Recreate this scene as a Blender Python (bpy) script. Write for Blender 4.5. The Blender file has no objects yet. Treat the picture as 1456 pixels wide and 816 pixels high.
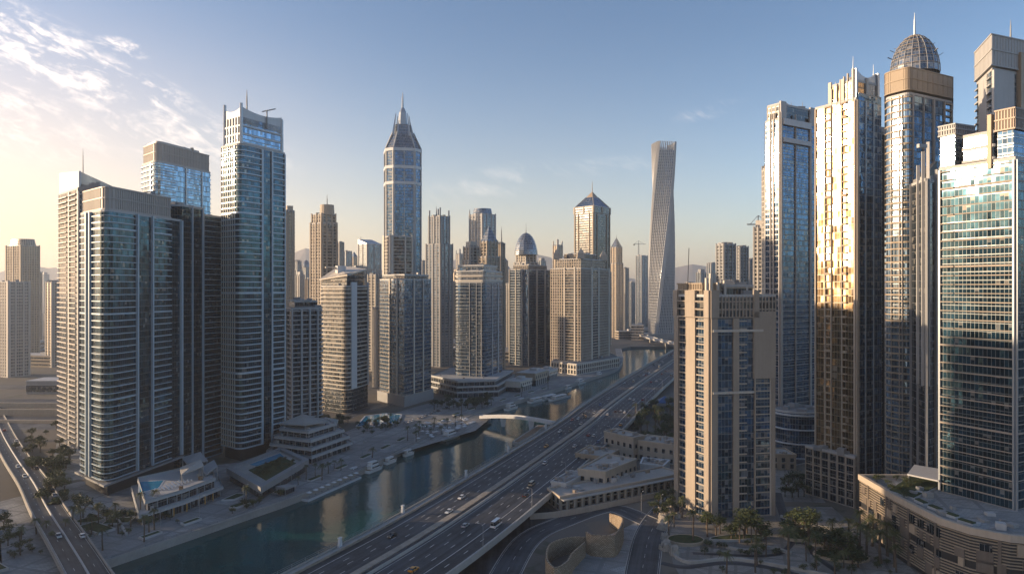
import bpy, math, random
from math import sin, cos, pi, radians, sqrt, atan2
R = random.Random(7)
SC = bpy.context.scene
COL = SC.collection
# ---------------------------------------------------------------- camera, sky, sun, exposure
F, CX, HY, CAM = 1000.0, 728.0, 408.0, 106.0        # focal length in photo pixels, principal point, eye height
cam_d = bpy.data.cameras.new('camera'); cam = bpy.data.objects.new('camera', cam_d); COL.objects.link(cam)
cam.location = (0, 0, CAM); cam.rotation_euler = (radians(90), 0, 0)
cam_d.sensor_width = 36.0; cam_d.lens = 36.0 * F / 1456.0
cam_d.clip_start = 1.0; cam_d.clip_end = 60000.0
SC.camera = cam
SUN_AZ, SUN_EL = 86.0, 9.5                          # degrees to the left of the view axis, height
SKY_STRENGTH, SUN_STRENGTH, EXPOSURE = 0.15, 3.8, 1.24
SC.view_settings.view_transform = 'Standard'; SC.view_settings.look = 'None'
SC.view_settings.exposure = EXPOSURE; SC.view_settings.gamma = 1.0
SC.view_settings.use_curve_mapping = False
SC.render.engine = 'CYCLES'
cy = SC.cycles
cy.use_denoising = True
try: cy.denoiser = 'OPENIMAGEDENOISE'
except Exception: pass
cy.max_bounces = 7; cy.diffuse_bounces = 2; cy.glossy_bounces = 4; cy.transmission_bounces = 2; cy.volume_bounces = 1
cy.caustics_reflective = False; cy.caustics_refractive = False
cy.sample_clamp_indirect = 6.0
cy.use_adaptive_sampling = True; cy.adaptive_threshold = 0.015

world = bpy.data.worlds.new('World'); SC.world = world; world.use_nodes = True

class NT:
    """small helper round a node tree"""
    def __init__(s, tree): s.t = tree; s.n = tree.nodes; s.l = tree.links
    def new(s, kind, **kw):
        n = s.n.new(kind)
        for k, v in kw.items(): setattr(n, k, v)
        return n
    def put(s, sock, v):
        if hasattr(v, 'is_output') or isinstance(v, bpy.types.NodeSocket): s.l.new(v, sock)
        elif v is not None: sock.default_value = v
    def math(s, op, a, b=None, c=None, clamp=False):
        n = s.new('ShaderNodeMath', operation=op); n.use_clamp = clamp
        for i, v in enumerate((a, b, c)):
            if v is not None: s.put(n.inputs[i], v)
        return n.outputs[0]
    def vmath(s, op, a, b=None, scale=None):
        n = s.new('ShaderNodeVectorMath', operation=op)
        s.put(n.inputs[0], a)
        if b is not None: s.put(n.inputs[1], b)
        if scale is not None: s.put(n.inputs['Scale'], scale)
        return n.outputs[0]
    def sep(s, v):
        n = s.new('ShaderNodeSeparateXYZ'); s.put(n.inputs[0], v); return n.outputs
    def comb(s, x, y, z):
        n = s.new('ShaderNodeCombineXYZ')
        for i, v in enumerate((x, y, z)): s.put(n.inputs[i], v)
        return n.outputs[0]
    def noise(s, vec, scale, detail=3.0, rough=0.55, dist=0.0):
        n = s.new('ShaderNodeTexNoise'); s.put(n.inputs['Vector'], vec)
        n.inputs['Scale'].default_value = scale; n.inputs['Detail'].default_value = detail
        n.inputs['Roughness'].default_value = rough; n.inputs['Distortion'].default_value = dist
        return n.outputs
    def ramp(s, v, lo, hi, a=0.0, b=1.0):
        n = s.new('ShaderNodeMapRange'); n.interpolation_type = 'SMOOTHSTEP'
        s.put(n.inputs[0], v); s.put(n.inputs[1], lo); s.put(n.inputs[2], hi); s.put(n.inputs[3], a); s.put(n.inputs[4], b)
        return n.outputs[0]
    def mix(s, f, a, b):
        n = s.new('ShaderNodeMix', data_type='RGBA'); s.put(n.inputs[0], f)
        s.put(n.inputs[6], a); s.put(n.inputs[7], b); return n.outputs[2]
def rgb(c): return (c[0], c[1], c[2], 1.0)

def make_sky():
    w = NT(world.node_tree); w.n.clear()
    sky = w.new('ShaderNodeTexSky', sky_type='NISHITA'); sky.sun_disc = False
    sky.sun_elevation = radians(SUN_EL); sky.sun_rotation = radians(-SUN_AZ)
    sky.altitude = 100; sky.air_density = 1.0; sky.dust_density = 1.6; sky.ozone_density = 2.0
    tc = w.new('ShaderNodeTexCoord')
    x, y, z = w.sep(tc.outputs['Generated'])
    yy = w.math('MAXIMUM', y, 0.02)
    a = w.math('DIVIDE', x, yy); e = w.math('DIVIDE', z, yy)     # bearing and height of a direction, north up
    # thin cirrus: streaks along a slanted axis
    def band(a0, e0, ang, la, le):
        ca, sa = cos(ang), sin(ang)
        da = w.math('SUBTRACT', a, a0); de = w.math('SUBTRACT', e, e0)
        p = w.math('ADD', w.math('MULTIPLY', da, ca / la), w.math('MULTIPLY', de, sa / la))
        q = w.math('ADD', w.math('MULTIPLY', da, -sa / le), w.math('MULTIPLY', de, ca / le))
        r2 = w.math('ADD', w.math('MULTIPLY', p, p), w.math('MULTIPLY', q, q))
        return w.ramp(r2, 0.0, 1.0, 1.0, 0.0)
    m = None
    for args, k in (((-.70, .350, radians(-26), .24, .06), 1.0), ((-.54, .290, radians(-24), .13, .03), .8), ((-.555, .340, radians(-14), .05, .016), .9), ((-.74, .27, radians(-10), .14, .04), .5),
                    ((-.47, .215, radians(-14), .20, .05), .45), ((-.72, .22, radians(-8), .20, .05), .35),
                    ((-.02, .148, radians(10), .14, .03), .14), ((.12, .17, radians(6), .15, .016), .10), ((.28, .25, radians(14), .06, .014), .2)):
        b = w.math('MULTIPLY', band(*args), k)
        m = b if m is None else w.math('MAXIMUM', m, b)
    ca, sa = cos(radians(-22)), sin(radians(-22))
    u = w.math('ADD', w.math('MULTIPLY', a, ca), w.math('MULTIPLY', e, sa))
    v = w.math('ADD', w.math('MULTIPLY', a, -sa), w.math('MULTIPLY', e, ca))
    vec = w.comb(w.math('MULTIPLY', u, 9.0), w.math('MULTIPLY', v, 36.0), 0.0)
    n1 = w.noise(vec, 1.0, 8.0, 0.62, 0.9)[0]
    vec2 = w.comb(w.math('MULTIPLY', u, 45.0), w.math('MULTIPLY', v, 90.0), 3.0)
    n2 = w.noise(vec2, 1.0, 5.0, 0.6, 0.5)[0]
    nn = w.math('ADD', w.math('MULTIPLY', n1, .66), w.math('MULTIPLY', n2, .34))
    cl = w.math('MULTIPLY', w.ramp(nn, .45, .72), m)
    cl = w.math('MULTIPLY', cl, w.ramp(y, .05, .25))
    ea, aa = radians(SUN_EL), radians(SUN_AZ)
    dt = w.new('ShaderNodeVectorMath', operation='DOT_PRODUCT'); w.l.new(tc.outputs['Generated'], dt.inputs[0]); dt.inputs[1].default_value = (-sin(aa) * cos(ea), cos(aa) * cos(ea), sin(ea))
    dusty = w.mix(w.ramp(dt.outputs['Value'], -.75, .2), (.84, .93, 1.10, 1), (1.04, .80, .74, 1))    # dust glows on the sun's side, blue-grey opposite
    low = w.mix(w.ramp(z, -.04, .40, 1.0, 0.0), (.46, .52, .61, 1), dusty)
    mu = w.new('ShaderNodeMix', data_type='RGBA', blend_type='MULTIPLY'); mu.inputs[0].default_value = 1.0
    w.l.new(sky.outputs[0], mu.inputs[6]); w.l.new(low, mu.inputs[7])
    # bright aureole of dust-laden air round the low sun
    au = w.math('MULTIPLY', w.ramp(dt.outputs['Value'], .18, 1.0), w.ramp(z, .0, .42, 1.0, 0.0))
    glow = w.mix(w.math('MULTIPLY', au, .85), mu.outputs[2], (4.6, 2.95, 1.75, 1))
    col = w.mix(w.math('MULTIPLY', cl, .75), glow, (8.6, 7.0, 5.6, 1))
    bg = w.new('ShaderNodeBackground'); w.put(bg.inputs[0], col); bg.inputs[1].default_value = SKY_STRENGTH
    out = w.new('ShaderNodeOutputWorld'); w.l.new(bg.outputs[0], out.inputs[0])
make_sky()

sd = bpy.data.lights.new('sun', 'SUN'); sd.energy = SUN_STRENGTH; sd.angle = radians(0.6); sd.color = (1.0, 0.73, 0.46)
so_ = bpy.data.objects.new('sun', sd); COL.objects.link(so_)
# a sun lamp shines along its -Z; it stands SUN_AZ degrees left of +Y
so_.rotation_euler = (radians(90.0 - SUN_EL), 0.0, radians(SUN_AZ) + pi)
so_.location = (-600, 100, 400)

# ---------------------------------------------------------------- helpers
def XD(px, D): return ((px - CX) / F * D, D)
def G(px, py, z=3.0):
    D = (CAM - z) * F / (py - HY); return ((px - CX) / F * D, D)
def Zt(py, D): return CAM + (HY - py) / F * D

def tag(o, label=None, cat=None, group=None, kind=None):
    if label: o['label'] = label
    if cat: o['category'] = cat
    if group: o['group'] = group
    if kind: o['kind'] = kind
    return o
def empty(name, loc, label, cat, group=None, rz=0):
    o = bpy.data.objects.new(name, None); COL.objects.link(o)
    o.location = loc; o.rotation_euler = (0, 0, rz); o.empty_display_size = 1
    return tag(o, label, cat, group)
def link(name, me, parent=None, loc=(0, 0, 0), rz=0):
    o = bpy.data.objects.new(name, me); COL.objects.link(o)
    if parent: o.parent = parent
    o.location = loc; o.rotation_euler = (0, 0, rz)
    return o
def copy_tree(o, parent=None):
    c = o.copy(); COL.objects.link(c)
    if parent: c.parent = parent
    for ch in list(KIDS.get(o.name, ())):
        k = copy_tree(ch, c); KIDS.setdefault(c.name, []).append(k)
    return c
KIDS = {}
def kid(o, c): KIDS.setdefault(o.name, []).append(c); return c

def lerp(a, b, t): return tuple(a[i] + (b[i] - a[i]) * t for i in range(len(a)))
def nrm(A, B):
    dx, dy = B[0] - A[0], B[1] - A[1]; L = sqrt(dx * dx + dy * dy) or 1e-9
    return (dy / L, -dx / L), L
def area(p): return 0.5 * sum(p[i][0] * p[(i + 1) % len(p)][1] - p[(i + 1) % len(p)][0] * p[i][1] for i in range(len(p)))
def ccw(p): return list(p) if area(p) > 0 else list(p)[::-1]
def centroid(p): return (sum(q[0] for q in p) / len(p), sum(q[1] for q in p) / len(p))
def offset(poly, d):
    n = len(poly); out = []
    for i in range(n):
        a, b, c = poly[i - 1], poly[i], poly[(i + 1) % n]
        n1, _ = nrm(a, b); n2, _ = nrm(b, c)
        k = 1 + n1[0] * n2[0] + n1[1] * n2[1]; k = max(k, .25)
        out.append((b[0] + d * (n1[0] + n2[0]) / k, b[1] + d * (n1[1] + n2[1]) / k))
    return out
def quad3(L, C, Rr): return [L, C, Rr, (L[0] + Rr[0] - C[0], L[1] + Rr[1] - C[1])]
def ngon(cx, cy, r, n, a0=0.0, sy=1.0): return [(cx + r * cos(a0 + 2 * pi * i / n), cy + r * sy * sin(a0 + 2 * pi * i / n)) for i in range(n)]
def inset_at(poly, f, c=None):
    c = c or centroid(poly); return [(c[0] + (p[0] - c[0]) * f, c[1] + (p[1] - c[1]) * f) for p in poly]

class MB:
    def __init__(s): s.v = []; s.f = []; s.uv = []
    def face(s, pts, uv=None):
        i = len(s.v); s.v += [tuple(p) for p in pts]; s.f.append(tuple(range(i, i + len(pts))))
        s.uv.append(uv or [(p[0], p[1]) for p in pts])
    def hull(s, bot, top, caps=True):
        """closed skin between two rings of equal length (bottom is CCW from above), shared vertices"""
        n = len(bot); i = len(s.v); s.v += [tuple(p) for p in bot] + [tuple(p) for p in top]; u = 0.0
        for k in range(n):
            k2 = (k + 1) % n
            L = sqrt(sum((bot[k2][j] - bot[k][j]) ** 2 for j in range(3)))
            s.f.append((i + k, i + k2, i + n + k2, i + n + k))
            s.uv.append([(u, bot[k][2]), (u + L, bot[k2][2]), (u + L, top[k2][2]), (u, top[k][2])]); u += L
        if caps:
            s.f.append(tuple(i + n + k for k in range(n))); s.uv.append([(p[0], p[1]) for p in top])
            s.f.append(tuple(i + n - 1 - k for k in range(n))); s.uv.append([(p[0], p[1]) for p in bot[::-1]])
    def prism(s, poly, z0, z1):
        poly = ccw(poly); s.hull([(x, y, z0) for x, y in poly], [(x, y, z1) for x, y in poly])
    def taper(s, p0, z0, p1, z1): s.hull([(x, y, z0) for x, y in p0], [(x, y, z1) for x, y in p1])
    def box(s, x0, x1, y0, y1, z0, z1): s.prism([(x0, y0), (x1, y0), (x1, y1), (x0, y1)], z0, z1)
    def cbox(s, x, y, z, dx, dy, dz, rz=0.0):
        c, q = cos(rz), sin(rz)
        s.prism([(x + c * a - q * b, y + q * a + c * b) for a, b in ((-dx / 2, -dy / 2), (dx / 2, -dy / 2), (dx / 2, dy / 2), (-dx / 2, dy / 2))], z, z + dz)
    def ebox(s, A, B, t0, t1, z0, z1, o0, o1):
        """box on the wall A-B from fraction t0 to t1, standing out from o0 to o1"""
        n, L = nrm(A, B); p, q = lerp(A, B, t0), lerp(A, B, t1)
        s.prism([(p[0] + n[0] * o1, p[1] + n[1] * o1), (q[0] + n[0] * o1, q[1] + n[1] * o1),
                 (q[0] + n[0] * o0, q[1] + n[1] * o0), (p[0] + n[0] * o0, p[1] + n[1] * o0)], z0, z1)
    def tube(s, x, y, r0, r1, z0, z1, n=8):
        s.taper(ngon(x, y, r0, n), z0, ngon(x, y, max(r1, .01), n), z1)
    def bar(s, p, q, r, n=4):
        d = [q[i] - p[i] for i in range(3)]; L = sqrt(sum(c * c for c in d)) or 1e-9; d = [c / L for c in d]
        up = (0, 0, 1) if abs(d[2]) < .9 else (1, 0, 0)
        a = [d[1] * up[2] - d[2] * up[1], d[2] * up[0] - d[0] * up[2], d[0] * up[1] - d[1] * up[0]]
        la = sqrt(sum(c * c for c in a)); a = [c / la for c in a]
        b = [d[1] * a[2] - d[2] * a[1], d[2] * a[0] - d[0] * a[2], d[0] * a[1] - d[1] * a[0]]
        ring = lambda c: [tuple(c[i] + r * (cos(2 * pi * k / n + pi / 4) * a[i] + sin(2 * pi * k / n + pi / 4) * b[i]) for i in range(3)) for k in range(n)]
        s.hull(ring(p), ring(q))
    def sweep(s, path, prof):
        """a profile [(sideways, up), ...] swept along a 3D path"""
        rings = []
        for i, p in enumerate(path):
            a, b = path[max(0, i - 1)], path[min(len(path) - 1, i + 1)]
            n, _ = nrm(a, b)
            rings.append([(p[0] + n[0] * w_, p[1] + n[1] * w_, p[2] + h) for w_, h in prof])
        m = len(prof); i0 = len(s.v)
        for r in rings: s.v += r
        L = 0.0
        for k in range(len(rings) - 1):
            d = sqrt(sum((path[k + 1][j] - path[k][j]) ** 2 for j in range(2)))
            for j in range(m):
                j2 = (j + 1) % m
                s.f.append((i0 + k * m + j, i0 + (k + 1) * m + j, i0 + (k + 1) * m + j2, i0 + k * m + j2))
                s.uv.append([(L, prof[j][0]), (L + d, prof[j][0]), (L + d, prof[j2][0]), (L, prof[j2][0])])
            L += d
        s.f.append(tuple(i0 + m - 1 - j for j in range(m))); s.uv.append([(0, 0)] * m)
        s.f.append(tuple(i0 + (len(rings) - 1) * m + j for j in range(m))); s.uv.append([(0, 0)] * m)
    def sheet(s, path, w0, w1, dz=0.0):
        """flat ribbon along a 3D path between two sideways offsets"""
        pts = []
        for i, p in enumerate(path):
            a, b = path[max(0, i - 1)], path[min(len(path) - 1, i + 1)]
            n, _ = nrm(a, b)
            pts.append(((p[0] + n[0] * w0, p[1] + n[1] * w0, p[2] + dz), (p[0] + n[0] * w1, p[1] + n[1] * w1, p[2] + dz)))
        L = 0.0
        for k in range(len(pts) - 1):
            d = sqrt((path[k + 1][0] - path[k][0]) ** 2 + (path[k + 1][1] - path[k][1]) ** 2)
            s.face([pts[k][0], pts[k][1], pts[k + 1][1], pts[k + 1][0]][::-1] if w0 < w1 and False else [pts[k][1], pts[k + 1][1], pts[k + 1][0], pts[k][0]],
                   [(w1, L), (w1, L + d), (w0, L + d), (w0, L)]); L += d
    def mesh(s, name, mat, smooth=False):
        me = bpy.data.meshes.new(name); me.from_pydata(s.v, [], s.f)
        uvl = me.uv_layers.new(name='UVMap')
        k = 0; flat = []
        for u in s.uv:
            for c in u: flat += [c[0], c[1]]
        uvl.data.foreach_set('uv', flat)
        if mat: me.materials.append(mat)
        if smooth: me.polygons.foreach_set('use_smooth', [True] * len(me.polygons))
        me.update(); return me
    def build(s, name, mat, parent=None, loc=(0, 0, 0), rz=0, smooth=False):
        o = link(name, s.mesh(name, mat, smooth), parent, loc, rz)
        if parent: kid(parent, o)
        return o

def catmull(pts, step):
    out = []
    P = [tuple(2 * a - b for a, b in zip(pts[0], pts[1]))] + list(pts) + [tuple(2 * a - b for a, b in zip(pts[-1], pts[-2]))]
    for i in range(1, len(P) - 2):
        p0, p1, p2, p3 = P[i - 1:i + 3]
        L = sqrt(sum((a - b) ** 2 for a, b in zip(p1, p2))); n = max(2, int(L / step))
        for k in range(n):
            t = k / n
            out.append(tuple(.5 * (2 * b + (c - a) * t + (2 * a - 5 * b + 4 * c - d) * t * t + (-a + 3 * b - 3 * c + d) * t ** 3) for a, b, c, d in zip(p0, p1, p2, p3)))
    out.append(tuple(pts[-1])); return out

# ---------------------------------------------------------------- materials
def mat_new(name):
    m = bpy.data.materials.new(name); m.use_nodes = True
    t = NT(m.node_tree); t.n.clear()
    out = t.new('ShaderNodeOutputMaterial'); return m, t, out
def principled(t, col, rough, metal=0.0, normal=None, spec=0.5):
    b = t.new('ShaderNodeBsdfPrincipled')
    t.put(b.inputs['Base Color'], rgb(col) if isinstance(col, (tuple, list)) and len(col) == 3 else col)
    t.put(b.inputs['Roughness'], rough); t.put(b.inputs['Metallic'], metal)
    b.inputs['Specular IOR Level'].default_value = spec
    if normal is not None: t.put(b.inputs['Normal'], normal)
    return b
def solid(name, col, rough=.75, metal=0.0, var=.25, scale=.08, streak=False, bump=0.0, spec=.4):
    """a painted, concrete or stone surface: blotches, fine grain, optional rain streaks"""
    m, t, out = mat_new(name)
    tc = t.new('ShaderNodeTexCoord'); P = tc.outputs['Object']
    n = t.noise(P, scale, 5.0, .6)[0]; n2 = t.noise(P, scale * 14, 3.0, .6)[0]
    f = t.math('ADD', t.math('MULTIPLY', n, .65), t.math('MULTIPLY', n2, .35))
    if streak:
        x, y, z = t.sep(P)
        st = t.noise(t.comb(t.math('MULTIPLY', x, 1.0), t.math('MULTIPLY', y, 1.0), t.math('MULTIPLY', z, .05)), .9, 3.0)[0]
        f = t.math('ADD', t.math('MULTIPLY', f, .6), t.math('MULTIPLY', st, .4))
    oi = t.new('ShaderNodeObjectInfo')
    f = t.math('ADD', f, t.math('MULTIPLY', t.math('SUBTRACT', oi.outputs['Random'], .5), .10))
    c = t.mix(t.ramp(f, .25, .75), rgb([q * (1 - var) for q in col]), rgb([min(.9, q * (1 + var)) for q in col]))
    nm = None
    if bump:
        bn = t.new('ShaderNodeBump'); bn.inputs['Strength'].default_value = bump; bn.inputs['Distance'].default_value = .3
        t.put(bn.inputs['Height'], n2); nm = bn.outputs[0]
    b = principled(t, c, rough, metal, nm, spec); t.l.new(b.outputs[0], out.inputs[0]); return m

def glass(name, tint, pw=1.6, fh=3.3, sp=.22, spcol=(.06, .075, .085), frame=(.25, .26, .27), metal=.55, rough=.06, wob=.025, wob2=.07, blind=.25, fw=.07, var=.5):
    """a glazed curtain wall: panes in mullions, a spandrel band per storey, every pane tilted a hair, some blinds drawn"""
    m, t, out = mat_new(name)
    uvn = t.new('ShaderNodeUVMap'); u, v, _ = t.sep(uvn.outputs[0])
    oi = t.new('ShaderNodeObjectInfo')
    pu = t.math('DIVIDE', u, pw); pv = t.math('DIVIDE', v, fh)
    iu, iv = t.math('FLOOR', pu), t.math('FLOOR', pv); fu, fv = t.math('FRACT', pu), t.math('FRACT', pv)
    wn = t.new('ShaderNodeTexWhiteNoise', noise_dimensions='3D')
    t.put(wn.inputs['Vector'], t.comb(iu, iv, t.math('MULTIPLY', oi.outputs['Random'], 91.0)))
    r = wn.outputs['Value']; rc = wn.outputs['Color']
    rr = t.sep(rc)
    sp_m = t.math('LESS_THAN', fv, sp)
    fr_m = t.math('MAXIMUM', t.math('LESS_THAN', fu, fw), t.math('LESS_THAN', fv, .05))
    # some panes have pale blinds a part of the way down
    bl = t.math('MULTIPLY', t.math('LESS_THAN', rr[1], blind), t.math('GREATER_THAN', fv, t.math('ADD', .3, t.math('MULTIPLY', rr[2], .6))))
    bcol = t.mix(r, rgb([c * (1 - var) for c in tint]), rgb([c * (1 + var) for c in tint]))
    tc = t.new('ShaderNodeTexCoord')
    nz = t.noise(tc.outputs['Object'], .11, 3.0, .6)
    geo = t.new('ShaderNodeNewGeometry')
    nm = t.vmath('ADD', geo.outputs['Normal'], t.vmath('SCALE', t.vmath('SUBTRACT', rc, (.5, .5, .5)), scale=wob))
    nm = t.vmath('ADD', nm, t.vmath('SCALE', t.vmath('SUBTRACT', nz[1], (.5, .5, .5)), scale=wob2))
    nm = t.vmath('NORMALIZE', nm)
    bcol = t.mix(t.math('MULTIPLY', bl, .55), bcol, (.34, .31, .27, 1))
    met = t.math('MULTIPLY', metal, t.math('SUBTRACT', 1.0, t.math('MULTIPLY', bl, .6)))
    g = principled(t, bcol, rough, met, nm, 1.0)
    s = principled(t, spcol, .22, .3, nm, .8)
    fb = principled(t, frame, .45, .4)
    m1 = t.new('ShaderNodeMixShader'); t.put(m1.inputs[0], sp_m); t.l.new(g.outputs[0], m1.inputs[1]); t.l.new(s.outputs[0], m1.inputs[2])
    m2 = t.new('ShaderNodeMixShader'); t.put(m2.inputs[0], fr_m); t.l.new(m1.outputs[0], m2.inputs[1]); t.l.new(fb.outputs[0], m2.inputs[2])
    t.l.new(m2.outputs[0], out.inputs[0]); return m

def water_mat():
    m, t, out = mat_new('water')
    tc = t.new('ShaderNodeTexCoord'); P = tc.outputs['Object']
    n1 = t.noise(P, .28, 4.0, .6)[0]; n2 = t.noise(P, .05, 3.0, .6)[0]
    h = t.math('ADD', t.math('MULTIPLY', n1, .5), t.math('MULTIPLY', n2, .9))
    b = t.new('ShaderNodeBump'); b.inputs['Strength'].default_value = .22; b.inputs['Distance'].default_value = .8; t.put(b.inputs['Height'], h)
    c = t.mix(t.ramp(n2, .3, .7), (.001, .044, .048, 1), (.003, .070, .072, 1))
    p = principled(t, c, .06, 0, b.outputs[0], .5); p.inputs['IOR'].default_value = 1.33
    t.l.new(p.outputs[0], out.inputs[0]); return m
def ground_mat():
    m, t, out = mat_new('ground')
    tc = t.new('ShaderNodeTexCoord'); P = tc.outputs['Object']
    n1 = t.noise(P, .004, 6.0, .6)[0]; n2 = t.noise(P, .05, 5.0, .6)[0]; n3 = t.noise(P, .8, 3.0)[0]
    vo = t.new('ShaderNodeTexVoronoi'); vo.inputs['Scale'].default_value = .022; t.put(vo.inputs['Vector'], P)
    cell = t.sep(vo.outputs['Color'])[0]
    c = t.mix(t.ramp(n1, .35, .65), (.13, .115, .095, 1), (.21, .18, .145, 1))
    c = t.mix(t.math('MULTIPLY', t.ramp(cell, .55, .7), .55), c, (.13, .125, .12, 1))
    c = t.mix(t.math('MULTIPLY', t.ramp(n2, .56, .66), .6), c, (.05, .062, .03, 1))
    c = t.mix(t.math('MULTIPLY', n3, .3), c, (.12, .11, .10, 1))
    b = principled(t, c, .9, 0, None, .2); t.l.new(b.outputs[0], out.inputs[0]); return m
def paving_mat(name, a, b_, size=2.4, joint=.06):
    m, t, out = mat_new(name)
    tc = t.new('ShaderNodeTexCoord'); P = tc.outputs['Object']
    br = t.new('ShaderNodeTexBrick'); t.put(br.inputs['Vector'], P); br.inputs['Scale'].default_value = 1.0 / size
    br.inputs['Mortar Size'].default_value = joint * .4; br.inputs['Color1'].default_value = rgb(a); br.inputs['Color2'].default_value = rgb(b_)
    br.inputs['Mortar'].default_value = rgb([q * .55 for q in a]); br.inputs['Bias'].default_value = 0
    vo = t.new('ShaderNodeTexVoronoi'); vo.inputs['Scale'].default_value = .07; t.put(vo.inputs['Vector'], P)
    cell = t.sep(vo.outputs['Color'])[0]
    x, y, z = t.sep(P); ax = t.math('ADD', t.math('MULTIPLY', x, .95), t.math('MULTIPLY', y, -.3)); ay = t.math('ADD', t.math('MULTIPLY', x, .3), t.math('MULTIPLY', y, .95))
    bands = t.math('MAXIMUM', t.math('LESS_THAN', t.math('FRACT', t.math('DIVIDE', ax, size * 3.4)), .13), t.math('LESS_THAN', t.math('FRACT', t.math('DIVIDE', ay, size * 3.4)), .13))
    n = t.noise(P, .12, 5.0, .65)[0]
    c = t.mix(t.ramp(n, .35, .7, 0, .45), br.outputs[0], rgb([q * .55 for q in b_]))
    c = t.mix(t.math('MULTIPLY', t.ramp(cell, .5, .52), .5), c, rgb([q * .45 for q in a]))
    c = t.mix(t.math('MULTIPLY', bands, .7), c, rgb([q * .45 for q in a]))
    b = principled(t, c, .75, 0, None, .3); t.l.new(b.outputs[0], out.inputs[0]); return m
def asphalt_mat(name, col=(.05, .052, .056), tracks=True):
    m, t, out = mat_new(name)
    tc = t.new('ShaderNodeTexCoord'); P = tc.outputs['Object']
    uv = t.new('ShaderNodeUVMap'); u, v, _ = t.sep(uv.outputs[0])
    n = t.noise(P, .06, 5.0, .65)[0]; n2 = t.noise(P, 1.5, 3.0)[0]
    lane = t.noise(t.comb(t.math('MULTIPLY', u, .55), t.math('MULTIPLY', v, .012), 0.0), 1.0, 4.0, .6)[0]
    f = t.math('ADD', t.math('MULTIPLY', n, .4), t.math('ADD', t.math('MULTIPLY', n2, .15), t.math('MULTIPLY', lane, .45)))
    c = t.mix(t.ramp(f, .38, .62), rgb([q * .5 for q in col]), rgb([q * 1.9 for q in col]))
    b = principled(t, c, .62, 0, None, .35); t.l.new(b.outputs[0], out.inputs[0]); return m
def leaf_mat(name, a, b_):
    m, t, out = mat_new(name)
    tc = t.new('ShaderNodeTexCoord'); n = t.noise(tc.outputs['Object'], .9, 2.0)[0]
    oi = t.new('ShaderNodeObjectInfo')
    f = t.math('ADD', t.math('MULTIPLY', n, .7), t.math('MULTIPLY', oi.outputs['Random'], .3))
    c = t.mix(t.ramp(f, .3, .7), rgb(a), rgb(b_))
    b = principled(t, c, .6, 0, None, .3); t.l.new(b.outputs[0], out.inputs[0]); return m
def weave_mat():
    m, t, out = mat_new('woven_timber')
    uv = t.new('ShaderNodeUVMap')
    br = t.new('ShaderNodeTexBrick'); t.put(br.inputs['Vector'], uv.outputs[0]); br.inputs['Scale'].default_value = 1.0
    br.inputs['Brick Width'].default_value = .9; br.inputs['Row Height'].default_value = .45; br.inputs['Mortar Size'].default_value = .07
    br.inputs['Color1'].default_value = (.34, .26, .18, 1); br.inputs['Color2'].default_value = (.52, .42, .31, 1); br.inputs['Mortar'].default_value = (.09, .065, .045, 1)
    bp = t.new('ShaderNodeBump'); bp.inputs['Distance'].default_value = .15; t.put(bp.inputs['Height'], br.outputs['Fac']); bp.invert = True
    b = principled(t, br.outputs[0], .75, 0, bp.outputs[0], .3); t.l.new(b.outputs[0], out.inputs[0]); return m

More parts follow.
